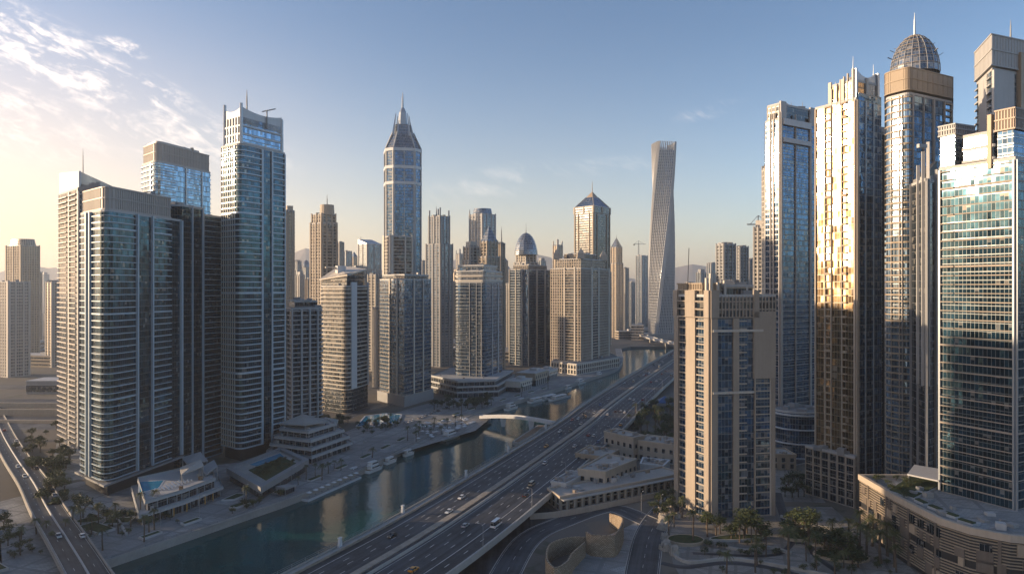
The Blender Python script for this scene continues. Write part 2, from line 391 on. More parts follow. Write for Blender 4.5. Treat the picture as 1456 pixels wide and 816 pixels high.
M = dict(
    white=solid('white_panel', (.56, .575, .59), .5, 0, .10, .05, True),
    pale=solid('pale_concrete', (.43, .43, .43), .6, 0, .12, .05, True),
    cream=solid('cream_stone', (.54, .495, .435), .6, 0, .12, .05, True),
    sand=solid('sand_stone', (.43, .365, .295), .7, 0, .14, .05, True),
    tan=solid('tan_stone', (.37, .30, .225), .7, 0, .15, .05, True),
    brown=solid('brown_metal', (.25, .20, .165), .5, .2, .14, .05, True),
    bronze=solid('bronze_panel', (.36, .28, .20), .5, .15, .14, .05, True),
    grey=solid('grey_panel', (.26, .265, .275), .5, .1, .12, .05, True),
    slate=solid('slate_panel', (.27, .30, .33), .4, .3, .12, .05, True),
    taupe=solid('taupe_louvre', (.42, .385, .36), .5, .1, .12, .05, True),
    cool_lit=solid('cool_lit_aluminium', (.42, .50, .57), .4, .2, .10, .05, True),  # pale bands; blue of the cool light on them is mixed into the colour
    umber=solid('umber_cladding', (.15, .125, .105), .6, .1, .25, .1, True), stone=solid('brown_stone', (.35, .295, .24), .7, 0, .14, .05, True),
    pave2=paving_mat('warm_paving', (.36, .34, .31), (.27, .255, .235), 2.6),
    steel=solid('steel_panel', (.42, .45, .48), .35, .5, .10, .05, True),
    dark=solid('dark_metal', (.05, .052, .056), .4, .4, .2, .1),
    concrete=solid('concrete', (.30, .29, .275), .8, 0, .22, .06, True),
    deckc=solid('deck_concrete', (.36, .345, .32), .8, 0, .2, .06),
    roof=solid('roof_gravel', (.24, .23, .22), .9, 0, .25, .12),
    barrier=solid('median_stone', (.30, .265, .22), .85, 0, .3, .3),
    paint=solid('road_paint', (.46, .46, .45), .7, 0, .55, .5),
    rail=solid('rail_metal', (.22, .24, .25), .45, .6, .15, .2),
    pool=solid('pool_water', (.03, .22, .36), .08, 0, .2, .3, spec=.6),
    hedge=solid('lawn', (.045, .065, .025), .9, 0, .4, .4, bump=1.0),
    bark=solid('bark', (.10, .075, .055), .9, 0, .3, .8),
    wood=solid('timber_deck', (.22, .15, .095), .8, 0, .25, .4),
    rock=solid('pale_rock', (.34, .31, .27), .9, 0, .35, .4, bump=1.0),
    hill=solid('hill_rock', (.16, .13, .11), .95, 0, .25, .002),
    boat=solid('white_hull', (.75, .75, .74), .3, 0, .05, .3),
    tyre=solid('rubber', (.02, .02, .02), .8, 0, .1, 1),
    amber=solid('amber_cloth', (.65, .33, .05), .7, 0, .15, .5),
    lens=solid('lamp_lens', (.7, .7, .65), .15, 0, .02, 1), red=solid('red_lens', (.35, .02, .015), .25, 0, .02, 1),
    g_teal=glass('teal_glass', (.024, .075, .115), 1.5, 3.2, .12, spcol=(.03, .045, .055), frame=(.14, .16, .17), metal=.8, blind=.07),
    g_blue=glass('blue_glass', (.055, .125, .225), 1.6, 3.4, .18, spcol=(.07, .10, .13), metal=.75),
    g_sky=glass('sky_glass', (.22, .34, .47), 1.7, 3.6, .14, spcol=(.12, .16, .20), metal=.8, wob2=.08, blind=.1),
    g_dark=glass('dark_glass', (.022, .036, .052), 1.4, 3.3, .2, spcol=(.02, .025, .03), metal=.5),
    g_gold=glass('gold_glow_glass', (.36, .245, .135), 1.5, 3.4, .2, spcol=(.16, .12, .08), frame=(.34, .28, .20), metal=.9, rough=.16, wob=.10, wob2=.16, blind=.12),  # gold of the reflected evening glow is put into the glass tint
    g_grey=glass('grey_glass', (.15, .19, .24), 1.8, 3.4, .25, spcol=(.16, .16, .16), frame=(.36, .36, .36), metal=.6),
    g_apart=glass('apartment_glass', (.035, .05, .066), 2.2, 3.3, .1, spcol=(.05, .05, .05), frame=(.16, .15, .14), metal=.35, blind=.45, var=.8),
    f_sand=glass('sand_facade', (.10, .11, .12), 3.0, 3.4, .42, spcol=(.40, .33, .25), frame=(.42, .345, .26), metal=.3, fw=.42, blind=.3),
    f_grey=glass('grey_facade', (.11, .13, .15), 2.6, 3.5, .38, spcol=(.30, .29, .28), frame=(.33, .32, .31), metal=.35, fw=.35, blind=.3),
    f_blue=glass('blue_facade', (.14, .20, .27), 2.4, 3.6, .3, spcol=(.16, .19, .22), frame=(.30, .32, .34), metal=.6, fw=.18, blind=.2),
    water=water_mat(), ground=ground_mat(),
    pave=paving_mat('quay_paving', (.36, .36, .355), (.28, .28, .275)), plaza=paving_mat('plaza_paving', (.40, .40, .395), (.30, .30, .295), 3.5),
    terrace=paving_mat('terrace_paving', (.36, .355, .34), (.31, .305, .295), 1.8),
    asphalt=asphalt_mat('asphalt', (.040, .042, .048)), road=asphalt_mat('old_asphalt', (.075, .073, .072)),
    leaf=leaf_mat('leaf', (.022, .036, .013), (.075, .09, .032)), palm=leaf_mat('palm_leaf', (.045, .06, .022), (.11, .12, .05)),
    weave=weave_mat(),
)

# ---------------------------------------------------------------- tower builder
def parse(spec):
    out = []; tot = 0.0
    for w in spec.split():
        out.append([w[0], float(w[1:] or 1)]); tot += out[-1][1]
    t = 0.0; res = []
    for k, x in out: res.append((k, t, t + x / tot)); t += x / tot
    return res
def expand(poly, specs, radii=None, arc='B', n=5):
    """round the corners that have a radius; gives (points, strips per edge)"""
    m = len(poly); pts = []; sp = []
    for i in range(m):
        r = (radii or {}).get(i, 0)
        b = poly[i]
        if not r: pts.append(b); sp.append(parse(specs[i])); continue
        a, c = poly[i - 1], poly[(i + 1) % m]
        la, lc = sqrt((a[0] - b[0]) ** 2 + (a[1] - b[1]) ** 2), sqrt((c[0] - b[0]) ** 2 + (c[1] - b[1]) ** 2)
        p, q = lerp(b, a, min(.48, r / la)), lerp(b, c, min(.48, r / lc))
        for k in range(n + 1):
            t = k / n
            pts.append(tuple((1 - t) ** 2 * p[j] + 2 * t * (1 - t) * b[j] + t * t * q[j] for j in (0, 1)))
            sp.append(parse(arc + '1') if k < n else parse(specs[i]))
    return pts, sp

class Tower:
    def __init__(s, name, label, poly, z0=3.0, cat='tower', group=None):
        s.o = centroid(poly); s.z0 = z0
        s.root = empty(name, (s.o[0], s.o[1], z0), label, cat, group)
    def loc(s, poly): return [(x - s.o[0], y - s.o[1]) for x, y in poly]
    def part(s, name, mb, mat, smooth=False): return mb.build(name, mat, s.root, smooth=smooth)
    def prism(s, name, poly, z0, z1, mat):
        b = MB(); b.prism(s.loc(poly), z0 - s.z0, z1 - s.z0); return s.part(name, b, mat)
    def body(s, poly, z0, z1, specs, glass, band, pier=None, fh=3.3, bh=.8, bo=1.3, so=.25, po=.6, pt=0.0, radii=None, arc='B',
             rib=3.2, rw=.9, ribmat=None, thick=0, core='curtain_wall', roof=True, bands=True, gb=-.1):
        """one storeyed block. strips along each edge: B balcony, S spandrel, W ribbed wall, P pier, G bare glass"""
        bh *= .70; bo *= .70
        pier = pier or band; ribmat = ribmat or band
        pts, sp = expand(s.loc(poly), specs, radii, arc)
        a, b = z0 - s.z0, z1 - s.z0
        c = MB(); c.prism(pts, a, b); s.part(core, c, glass)
        n = len(pts); ring = []; hasb = False
        off = {'B': bo, 'S': so, 'W': so, 'P': -.1, 'G': gb}
        for i in range(n):
            A, B_ = pts[i], pts[(i + 1) % n]; nn, L = nrm(A, B_)
            for k, t0, t1 in sp[i]:
                d = off[k]
                if d > 0: hasb = True
                for t in (t0, t1):
                    p = lerp(A, B_, t); ring.append((p[0] + nn[0] * d, p[1] + nn[1] * d))
                if k == 'P':
                    pb = MB(); pb.ebox(A, B_, t0, t1, a, b + pt, -.3, po); s.part('pier', pb, pier)
                elif k == 'W':
                    rb = MB(); ln = L * (t1 - t0); m = max(1, round(ln / rib))
                    for q in range(m + 1):
                        t = t0 + (t1 - t0) * q / m; h = rw / 2 / L
                        rb.ebox(A, B_, max(t0, t - h), min(t1, t + h), a, b + .3, -.2, so + .10)
                    s.part('facade_frame', rb, ribmat)
        if hasb and bands:
            rm = MB(); rm.prism(ring, 0, bh); me = rm.mesh('floor_band', band)
            k = 0; z = a
            while z + bh < b + .5:
                o = link('floor_band', me, s.root, (0, 0, z)); kid(s.root, o)
                o.scale = (1, 1, 1.9 if thick and k % thick == thick - 1 else R.uniform(.75, 1.2))
                k += 1; z += fh
        if roof: s.roof(pts, b)
        return pts
    def roof(s, pts, zl, mat=None, h=1.2):
        """parapet ring, gravel deck and a few plant boxes (pts are local)"""
        b = MB(); i, o = offset(pts, -.7), offset(pts, .12)
        n = len(pts)
        for k in range(n):
            k2 = (k + 1) % n
            b.prism([o[k], o[k2], i[k2], i[k]], zl + .003 * (k % 2), zl + h + .004 * (k % 3))
        s.part('parapet', b, mat or M['pale'])
        d = MB(); d.prism(offset(pts, -.72), zl + .01, zl + .35); s.part('roof', d, M['roof'])
        q = inset_at(pts, .45); q = [q[0], q[len(q) // 4], q[len(q) // 2], q[3 * len(q) // 4]]
        for w in q:
            p = MB(); p.cbox(w[0], w[1], zl + .34, R.uniform(3, 6), R.uniform(2.5, 5), R.uniform(1.5, 3.2), R.uniform(0, 3)); s.part('roof_plant', p, M['grey'])
    def louvre(s, poly, z0, z1, mat, core=None, step=1.6, w=.5, out=.35, name='crown'):
        p = s.loc(poly); b = MB(); b.prism(p, z0 - s.z0, z1 - s.z0)
        for i in range(len(p)):
            A, B_ = p[i], p[(i + 1) % len(p)]; nn, L = nrm(A, B_); m = max(1, int(L / step))
            for k in range(m + 1):
                t = k / m; h = w / 2 / L
                b.ebox(A, B_, max(0, t - h), min(1, t + h), z0 - s.z0 + .15, z1 - s.z0 + .5, -.1, out)
        for zz in (z0 - s.z0 - .25, (z0 + z1) / 2 - s.z0, z1 - s.z0):
            b.prism(offset(p, out + .18), zz, zz + .55)
        return s.part(name, b, mat)
    def mast(s, x, y, z0, z1, r=.5, mat=None, name='mast'):
        b = MB(); h = z1 - z0; X, Y = x - s.o[0], y - s.o[1]; z = z0 - s.z0
        b.tube(X, Y, r, r * .75, z, z + h * .45); b.tube(X, Y, r * .7, r * .5, z + h * .45, z + h * .8); b.tube(X, Y, r * .4, r * .15, z + h * .8, z + h)
        return s.part(name, b, mat or M['grey'])
    def box(s, name, x, y, z, dx, dy, dz, mat, rz=0):
        b = MB(); b.cbox(x - s.o[0], y - s.o[1], z - s.z0, dx, dy, dz, rz); return s.part(name, b, mat)
# ---------------------------------------------------------------- ground, water, hills, haze
BANK = [(-420, -420), (-330, 0), (-230, 140), (-152, 267), (-124.5, 314.5), (-98.8, 362), (-73, 436), (-47, 525), (-29, 575), (9, 646), (50, 720), (95, 810), (133, 891), (160, 1019), (182, 1178)]
HW = [(-330, -240, 9), (-170, 0, 9), (-92, 150, 9), (-48.3, 239, 9), (-25, 290, 9), (12, 382, 9), (55.2, 495, 9), (84, 580, 9), (152, 764, 9), (243, 1000, 9), (330, 1230, 9), (440, 1560, 9), (640, 2200, 9), (960, 3300, 9)]
HWP = catmull(HW, 9.0)
def along(s_y, off=0.0, z=9.0):
    """point on the highway at forward distance s_y and sideways offset; also its bearing"""
    for i in range(len(HWP) - 1):
        a, b = HWP[i], HWP[i + 1]
        if a[1] <= s_y <= b[1]:
            t = (s_y - a[1]) / (b[1] - a[1]); p = lerp(a, b, t); n, _ = nrm(a, b)
            return p[0] + n[0] * off, p[1] + n[1] * off, z, atan2(b[1] - a[1], b[0] - a[0])
def structure(name, mb, mat, smooth=False): return tag(mb.build(name, mat, smooth=smooth), kind='structure')

bank = catmull(BANK, 22.0)
right = [(p[0] - 9, p[1] - 2) for p in HWP if -420 <= p[1] <= 1205]
EDGE = 9300.0
gp = bank + [(205, 1215), (300, 1228)] + right[::-1] + [(-345, -420)]
b = MB(); outer = [(-420, -EDGE * .45), (-EDGE, -EDGE * .45), (-EDGE, EDGE), (EDGE, EDGE), (EDGE, -EDGE * .45), (-345, -EDGE * .45)]
ring = outer[1:4] + outer[4:5] + [(-345, -EDGE * .45), (-345, -420)] + right + [(300, 1228), (205, 1215)] + bank[::-1] + [(-420, -EDGE * .45)]
b.prism(ring, -6, 3.0); structure('ground', b, M['ground'])
b = MB(); b.face([(-1500, -4000, 0), (1500, -4000, 0), (1500, 1400, 0), (-1500, 1400, 0)]); structure('water', b, M['water'])
# quay edge, a real coping that stands proud of the promenade
b = MB(); b.sweep([(x, y, 3.0) for x, y in bank if y < 1200], [(-.2, -3.6), (.9, -3.6), (.9, .35), (-.2, .35)]); structure('quay', b, M['deckc'])
b = MB(); b.sheet([(x, y, 3.006) for x, y in bank if 60 < y < 1200], -9.0, -.25); structure('pavement', b, M['pave'])
def flat(name, pts, z, mat, kind='structure'):
    m = MB(); m.face([(x, y, z) for x, y in ccw(pts)]); return tag(m.build(name, mat), kind=kind)
b = MB(); b.sheet([(x, y, 3.004) for x, y in bank if 250 < y < 1000], -62.0, -9.1); structure('pavement', b, M['plaza'])
b = MB(); q_ = [(x, y, 3.03) for x, y in bank if 400 < y < 1050]; b.sheet(q_, -96, -84); structure('road', b, M['asphalt'])
b = MB()
for o_ in (-95.4, -84.6): b.sheet(q_, o_ - .08, o_ + .08, .006)
b.sheet(q_, -90.1, -89.9, .006); structure('road_marking', b, M['paint'])
# plaza under the left towers, terrace by the lagoon, plaza at lower right
flat('pavement', [(-155, 262), (-128, 305), (-104, 348), (-80, 412), (-92, 470), (-150, 420), (-230, 372), (-250, 330), (-215, 262), (-190, 225)], 3.010, M['plaza'])
flat('pavement', [G(556, 648), G(575, 596), G(625, 588), G(686, 588), G(700, 592), G(676, 612)], 3.014, M['terrace'])
flat('pavement', [(60, 215), (60, 262), (66, 300), (76, 322), (120, 330), (150, 330), (147, 297), (146, 215)], 3.010, M['pave2'])
flat('pavement', [(115, 340), (150, 336), (156, 365), (165, 470), (112, 470)], 3.012, M['pave2'])

def hills():
    b = MB(); rows = []
    rr = random.Random(3)
    for j, (D, hmax) in enumerate(((6200, 0), (6700, .55), (7300, 1.0), (8000, .7), (8800, 0))):
        row = []
        for i in range(121):
            a = -1.1 + 2.2 * i / 120
            prof = 120 + sum(h_ * math.exp(-((a - c_) / w_) ** 2) for c_, w_, h_ in ((-.95, .15, 160), (-.68, .07, 210), (-.50, .12, 120), (-.30, .05, 300), (-.235, .05, 220), (-.13, .06, 230), (-.04, .05, 250), (.045, .035, 260), (.10, .06, 120), (.25, .07, 150), (.36, .10, 130), (.6, .2, 120)))
            prof += 16 * sin(a * 61) + 13 * sin(a * 117 + 1) + 9 * sin(a * 251)
            row.append((a * D, D, 2.5 + max(0, prof) * hmax * rr.uniform(.9, 1.05)))
        rows.append(row)
    for j in range(4):
        for i in range(120): b.face([rows[j][i], rows[j][i + 1], rows[j + 1][i + 1], rows[j + 1][i]])
    structure('hills', b, M['hill'], smooth=False)
hills()
HAZE = .000085
def haze():
    m, t, out = mat_new('haze')
    v = t.new('ShaderNodeVolumePrincipled'); v.inputs['Density'].default_value = HAZE
    v.inputs['Color'].default_value = (.88, .93, 1.0, 1); v.inputs['Anisotropy'].default_value = .3
    t.l.new(v.outputs[0], out.inputs['Volume'])
    b = MB(); b.box(-9600, 9600, -4600, 9600, -7.5, 560)
    o = b.build('haze', m); tag(o, kind='stuff'); o['label'] = 'pale evening haze over the whole city'; o['category'] = 'haze'
haze()

# ---------------------------------------------------------------- elevated highway
near = [p for p in HWP if p[1] > 60]
b = MB(); b.sheet([(x, y, 9.0) for x, y, z in near], -24.9, 24.9); structure('road', b, M['asphalt'])
b = MB()
def line(off, w, y0=90, y1=1500): b.sheet([p for p in near if y0 < p[1] < y1], off - w / 2, off + w / 2, .008)
line(-18.2, .28); line(-5.6, .22); line(2.3, .22); line(17.0, .34); line(23.6, .22)
def dashes(off, ln=3.0, gap=9.0, y0=180, y1=900):
    y = y0 + R.uniform(0, 9)
    while y < y1:
        p, q = along(y, off), along(y + ln, off)
        b.sheet([p[:3], q[:3]], -.14, .14, .008); y += ln + gap
for off in (-14.9, -11.7, -8.6, 5.9, 9.5, 13.2, 20.4): dashes(off)
structure('road_marking', b, M['paint'])
vi = empty('viaduct', (along(300)[0], along(300)[1], 0), 'long concrete viaduct carrying the wide highway beside the water', 'viaduct')
vx, vy = vi.location[0], vi.location[1]
sh = lambda path: [(x - vx, y - vy, z) for x, y, z in path]
b = MB(); b.sweep(sh(near), [(-25.4, -.03), (-25.4, -1.5), (-20, -2.4), (20, -2.4), (25.4, -1.5), (25.4, -.03)][::-1]); b.build('deck', M['deckc'], vi)
b = MB(); b.sweep(sh(near), [(24.9, 0), (25.5, 0), (25.45, 1.1), (25.0, 1.1)]); b.build('parapet', M['deckc'], vi)
b = MB(); b.sweep(sh(near), [(-25.5, 0), (-25.1, 0), (-25.1, .7), (-25.5, .7)]); b.build('parapet', M['deckc'], vi)
b = MB(); b.sweep(sh(near), [(-24.6, .0), (-22.4, .0), (-22.4, .22), (-24.6, .22)]); b.build('footway', M['deckc'], vi)
b = MB(); b.sweep(sh(near), [(-22.0, 0), (-21.5, 0), (-21.55, .8), (-21.95, .8)]); b.build('crash_barrier', M['barrier'], vi)
b = MB(); b.sweep(sh(near), [(-5.0, 0), (-2.2, 0), (-2.2, .45), (-5.0, .45)]); b.build('median', M['barrier'], vi)
b = MB(); b.sweep(sh(near), [(.3, 0), (1.3, 0), (1.0, .9), (.6, .9)]); b.build('crash_barrier', M['deckc'], vi)
y = 150
while y < 760:
    for off in (-15, 15):
        x_, y_, _, an = along(y, off); pb = MB(); pb.cbox(x_ - vx, y_ - vy, -5, 2.2, 3.4, 11.2, an); pb.build('bridge_pier', M['concrete'], vi)
    x_, y_, _, an = along(y, 0); pb = MB(); pb.cbox(x_ - vx, y_ - vy, 5.4, 2.6, 44, 1.25, an); pb.build('cross_beam', M['concrete'], vi)
    y += 32
# railing along the water side
fe = empty('railing', (vx, vy, 0), 'thin metal railing along the water edge of the highway', 'railing')
rp = [p for p in near if 180 < p[1] < 760]
for h in (.9, 1.5, 2.1):
    b = MB(); b.sweep(sh(rp), [(-25.36, h), (-25.24, h), (-25.24, h + .09), (-25.36, h + .09)]); b.build('rail', M['rail'], fe)
pm = MB(); pm.box(-.07, .07, -.07, .07, .6, 2.25); pme = pm.mesh('post', M['rail'])
y = 182
while y < 750:
    p = along(y, -25.3); o = link('post', pme, fe, (p[0] - vx, p[1] - vy, 9.0)); y += 6.0
pb = MB(); pb.hull([(-.9, -.5, 0), (.9, -.5, 0), (.9, .5, 0), (-.9, .5, 0)], [(-.55, -.4, 3.2), (.55, -.4, 3.2), (.55, .4, 3.2), (-.55, .4, 3.2)]); pb.hull([(-.75, -.55, 3.2), (.75, -.55, 3.2), (.75, .55, 3.2), (-.75, .55, 3.2)], [(-.75, -.55, 3.6), (.75, -.55, 3.6), (.75, .55, 3.6), (-.75, .55, 3.6)])
pme = pb.mesh('bollard', M['white'])
for y, w in ((252, 'nearest the bottom edge'), (292, 'second along'), (350, 'third along'), (404, 'fourth along'), (470, 'opposite the footbridge')):
    p = along(y, -24.6); o = link('pillar', pme, None, (p[0], p[1], 9.0), p[3])
    tag(o, 'short white pillar on the water side of the highway, ' + w, 'pillar', 'white pillars along the highway railing')
qr = empty('railing', (-60, 480, 3), 'thin grey railing along the edge of the left quay', 'railing')
qp = [(x + 60, y - 480, 0) for x, y in bank if 262 < y < 600]
for h in (.5, 1.05):
    b = MB(); b.sweep(qp, [(.1, h), (.2, h), (.2, h + .1), (.1, h + .1)]); b.build('rail', M['rail'], qr)
pm = MB(); pm.box(-.06, .06, -.06, .06, .3, 1.15); pme2 = pm.mesh('post', M['rail']); k_ = 0
for i in range(len(qp) - 1):
    for f_ in (0, .2, .4, .6, .8):
        if k_ < 96: q = lerp(qp[i], qp[i + 1], f_); link('post', pme2, qr, (q[0] + .15, q[1], 0)); k_ += 1
# far ramp that leaves the highway towards the twisted tower
rp = catmull([(300, 1130, 9.2), (262, 1250, 11.5), (252, 1420, 13), (250, 1600, 13), (252, 1900, 12), (225, 2300, 9)], 25)
rv = empty('flyover', (255, 1300, 0), 'curved flyover crossing the basin left of the twisted tower', 'flyover')
b = MB(); b.sweep([(x - 255, y - 1300, z) for x, y, z in rp], [(-7, 0), (-7, -1.8), (7, -1.8), (7, 0)][::-1]); b.build('deck', M['deckc'], rv)
b = MB(); b.sweep([(x - 255, y - 1300, z) for x, y, z in rp], [(-7.2, 0), (-6.8, 0), (-6.8, 1.2), (-7.2, 1.2)]); b.build('parapet', M['pale'], rv)
b = MB(); b.sweep([(x - 255, y - 1300, z) for x, y, z in rp], [(6.8, 0), (7.2, 0), (7.2, 1.2), (6.8, 1.2)]); b.build('parapet', M['pale'], rv)
for y in (1230, 1300, 1380, 1480, 1600):
    q = min(rp, key=lambda p: abs(p[1] - y)); pb = MB(); pb.cbox(q[0] - 255, q[1] - 1300, -4, 2.5, 7, q[2] + 2.4, 0); pb.build('bridge_pier', M['concrete'], rv)

# ground-level roads on the right of the highway
def road(path, w, mat='road', z=3.02, mark=True):
    pts = catmull([(x, y, z) for x, y in path], 5.0)
    m = MB(); m.sheet(pts, -w / 2, w / 2); structure('road', m, M[mat])
    m = MB()
    for sgn in (-1, 1): m.sweep([(p[0], p[1], 3.0) for p in pts], [(sgn * (w / 2 + .15) - .16, 0), (sgn * (w / 2 + .15) + .16, 0), (sgn * (w / 2 + .15) + .16, .15), (sgn * (w / 2 + .15) - .16, .15)])
    structure('kerb', m, M['deckc'])
    if mark:
        m = MB()
        for i in range(0, len(pts) - 1, 2): m.sheet([pts[i], lerp(pts[i], pts[i + 1], .7)], -.09, .09, .006)
        for sgn in (-1, 1): m.sheet(pts, sgn * (w / 2 - .5) - .07, sgn * (w / 2 - .5) + .07, .006)
        structure('road_marking', m, M['paint'])
road([G(905, 880), G(915, 800), G(926, 755), G(950, 722), G(985, 700), G(1060, 672), G(1200, 640)], 12, 'asphalt')
road([G(700, 850), G(748, 770), G(800, 742), G(868, 722), G(924, 742)], 11, 'asphalt', 3.03)
flat('road', [G(640, 830), G(705, 762), G(770, 716), G(800, 735), G(745, 770), G(745, 830)], 3.012, M['asphalt'])
flat('pavement', [G(780, 900), G(800, 800), G(845, 770), G(905, 742), G(915, 770), G(893, 900)], 3.016, M['plaza'])
# left: bridge road that climbs across the canal mouth
lp = catmull([(-60, 120, 8.5), (-112, 200, 8.5), (-144, 239, 8.5), (-172, 272, 8.3), (-206, 312, 7.5), (-245, 360, 6), (-292, 415, 4.4), (-345, 478, 3.4), (-400, 545, 3.1), (-460, 617, 3.1)], 6)
lv = empty('road_bridge', (-150, 260, 0), 'narrow road bridge with two lanes at the lower left corner', 'bridge')
ls = [(x + 150, y - 260, z) for x, y, z in lp]
b = MB(); b.sweep(ls, [(-6.6, -.02), (-6.6, -1.2), (6.6, -1.2), (6.6, -.02)][::-1]); b.build('deck', M['concrete'], lv)
for o_ in (-6.5, 6.1):
    b = MB(); b.sweep(ls, [(o_, 0), (o_ + .4, 0), (o_ + .4, 1.0), (o_, 1.0)]); b.build('parapet', M['concrete'], lv)
b = MB(); b.sweep(ls, [(-.3, 0), (.3, 0), (.2, .7), (-.2, .7)]); b.build('crash_barrier', M['pale'], lv)
for i in range(4, 40, 6):
    q = ls[i]; pb = MB(); pb.cbox(q[0], q[1], -5, 10, 1.6, q[2] + 4.0, atan2(ls[i + 1][1] - q[1], ls[i + 1][0] - q[0]) + pi / 2); pb.build('bridge_pier', M['concrete'], lv)
b = MB(); b.sheet(lp, -6.1, 6.1, .002); structure('road', b, M['asphalt'])
b = MB()
for o_ in (-5.6, 5.6): b.sheet(lp, o_ - .08, o_ + .08, .01)
for i in range(0, len(lp) - 1, 2):
    for o_ in (-3.0, 3.0): b.sheet([lp[i], lerp(lp[i], lp[i + 1], .5)], o_ - .08, o_ + .08, .01)
structure('road_marking', b, M['paint'])
flat('pavement', [(-165, 215), (-190, 262), (-232, 318), (-272, 372), (-330, 372), (-330, 215)], 3.010, M['plaza'])
flat('pavement', [(-240, 372), (-262, 400), (-310, 480), (-250, 490), (-225, 440), (-225, 380)], 3.012, M['pave'])
# motorway and embankments far left
for (y0, y1, mt, z) in ((505, 528, 'road', 3.02), (536, 556, 'asphalt', 3.03), (566, 590, 'road', 3.02), (604, 640, 'asphalt', 3.03), (700, 730, 'road', 3.02)):
    b = MB(); b.face([(-1400, y0 + 30, z), (-205 + (0 if y0 < 600 else 60), y0, z), (-205 + (0 if y0 < 600 else 60), y1, z), (-1400, y1 + 30, z)]); structure('road', b, M[mt])
for (y0, h, w) in ((530, 2.2, 2.0), (560, 5.0, 1.5), (597, 4.0, 2.0)):
    b = MB(); b.sweep([(-1100, y0 + 24, 3), (-215, y0, 3)], [(-w, 0), (w, 0), (w * .6, h), (-w * .6, h)]); o = b.build('retaining_wall', M['tan'])
    tag(o, {530: 'low tan wall beside the pale motorway at far left, nearest of three', 560: 'tallest tan wall of the motorway at far left, middle of three', 597: 'tan wall behind the motorway at far left, farthest of three'}[y0], 'wall', 'motorway walls at far left')

# dark winding paths across the lower right plaza
def winding(px, w_):
    m = MB(); m.sheet(catmull([G(a, c) + (3.022,) for a, c in px], 2), -w_ / 2, w_ / 2); structure('path', m, M['asphalt'])
winding([(940, 800), (975, 806), (1030, 800), (1090, 806), (1150, 822), (1220, 850)], 3.2)
winding([(1105, 700), (1112, 725), (1120, 742), (1140, 752), (1175, 756), (1200, 768), (1210, 790)], 4.0)
winding([(1128, 770), (1150, 775), (1160, 790), (1190, 812)], 2.6)
winding([(985, 786), (1030, 788), (1075, 790), (1110, 786), (1128, 770)], 2.4)
# ---------------------------------------------------------------- left bank, front row
def tower_teal():
    L, C, Q = (-226, 366), (-198, 342), (-188, 400)
    back = (-214, 412)
    t = Tower('glass_tower', 'nearest left tower of dark teal glass with white floor bands and a brown louvred crown', [L, C, Q, back])
    poly = [L, C, Q, back]
    t.prism('base', offset(ccw(poly), -3), 3, 11, M['dark'])
    t.prism('canopy', offset(ccw(poly), 1.2), 9.2, 10.2, M['grey'])
    t.body(poly, 11, 143, ['B2 P.25 G1 P.25 B2', 'B2.5 P.18 G2.1 P.18 B3.1 G1.5 P.3', 'B1 P.2 B1', 'B1 P.2 G1 P.2 B1'], M['g_teal'], M['cool_lit'], M['cool_lit'], fh=3.25, bh=.6, bo=.8, po=1.3, pt=.6, radii={1: 9, 0: 6}, thick=13)
    p2 = offset(ccw([(-225, 366.5), (-198, 342.6), (-189.6, 391), (-213, 407)]), -.3)
    pts, _ = expand(p2, ['G1'] * 4, {1: 7, 0: 5}, 'G')
    t.louvre(pts, 144.4, 154.8, M['taupe'], step=1.5)
    t.prism('roof', offset(pts, -3), 154.7, 156.2, M['taupe'])
    for k in range(9):
        q = lerp(pts[5], pts[8 if len(pts) > 8 else -1], k / 9); t.box('roof_plant', q[0] - 3, q[1] + 1, 155.6, 1.4, 1.2, R.uniform(1.6, 2.6), M['grey'])
    # glazed link and recessed wing behind
    w1 = [(-197, 401.5), (-188.6, 401.5), (-185, 421), (-205, 424)]
    t.body(w1, 3, 152, ['G1', 'G1 P.1 G1 P.1', 'G1', 'G1'], M['g_teal'], M['cool_lit'], fh=3.25, po=.7, pt=.8, core='link_wall')
    w2 = [(-205, 424.2), (-185.2, 421.2), (-180.2, 437), (-204, 442)]
    t.body(w2, 3, 148.5, ['G1', 'P.2 B4 P.1', 'B1', 'B1'], M['g_teal'], M['cool_lit'], M['slate'], fh=3.25, bh=.6, bo=.8, po=.8, pt=1.0, core='wing_wall')
tower_teal()

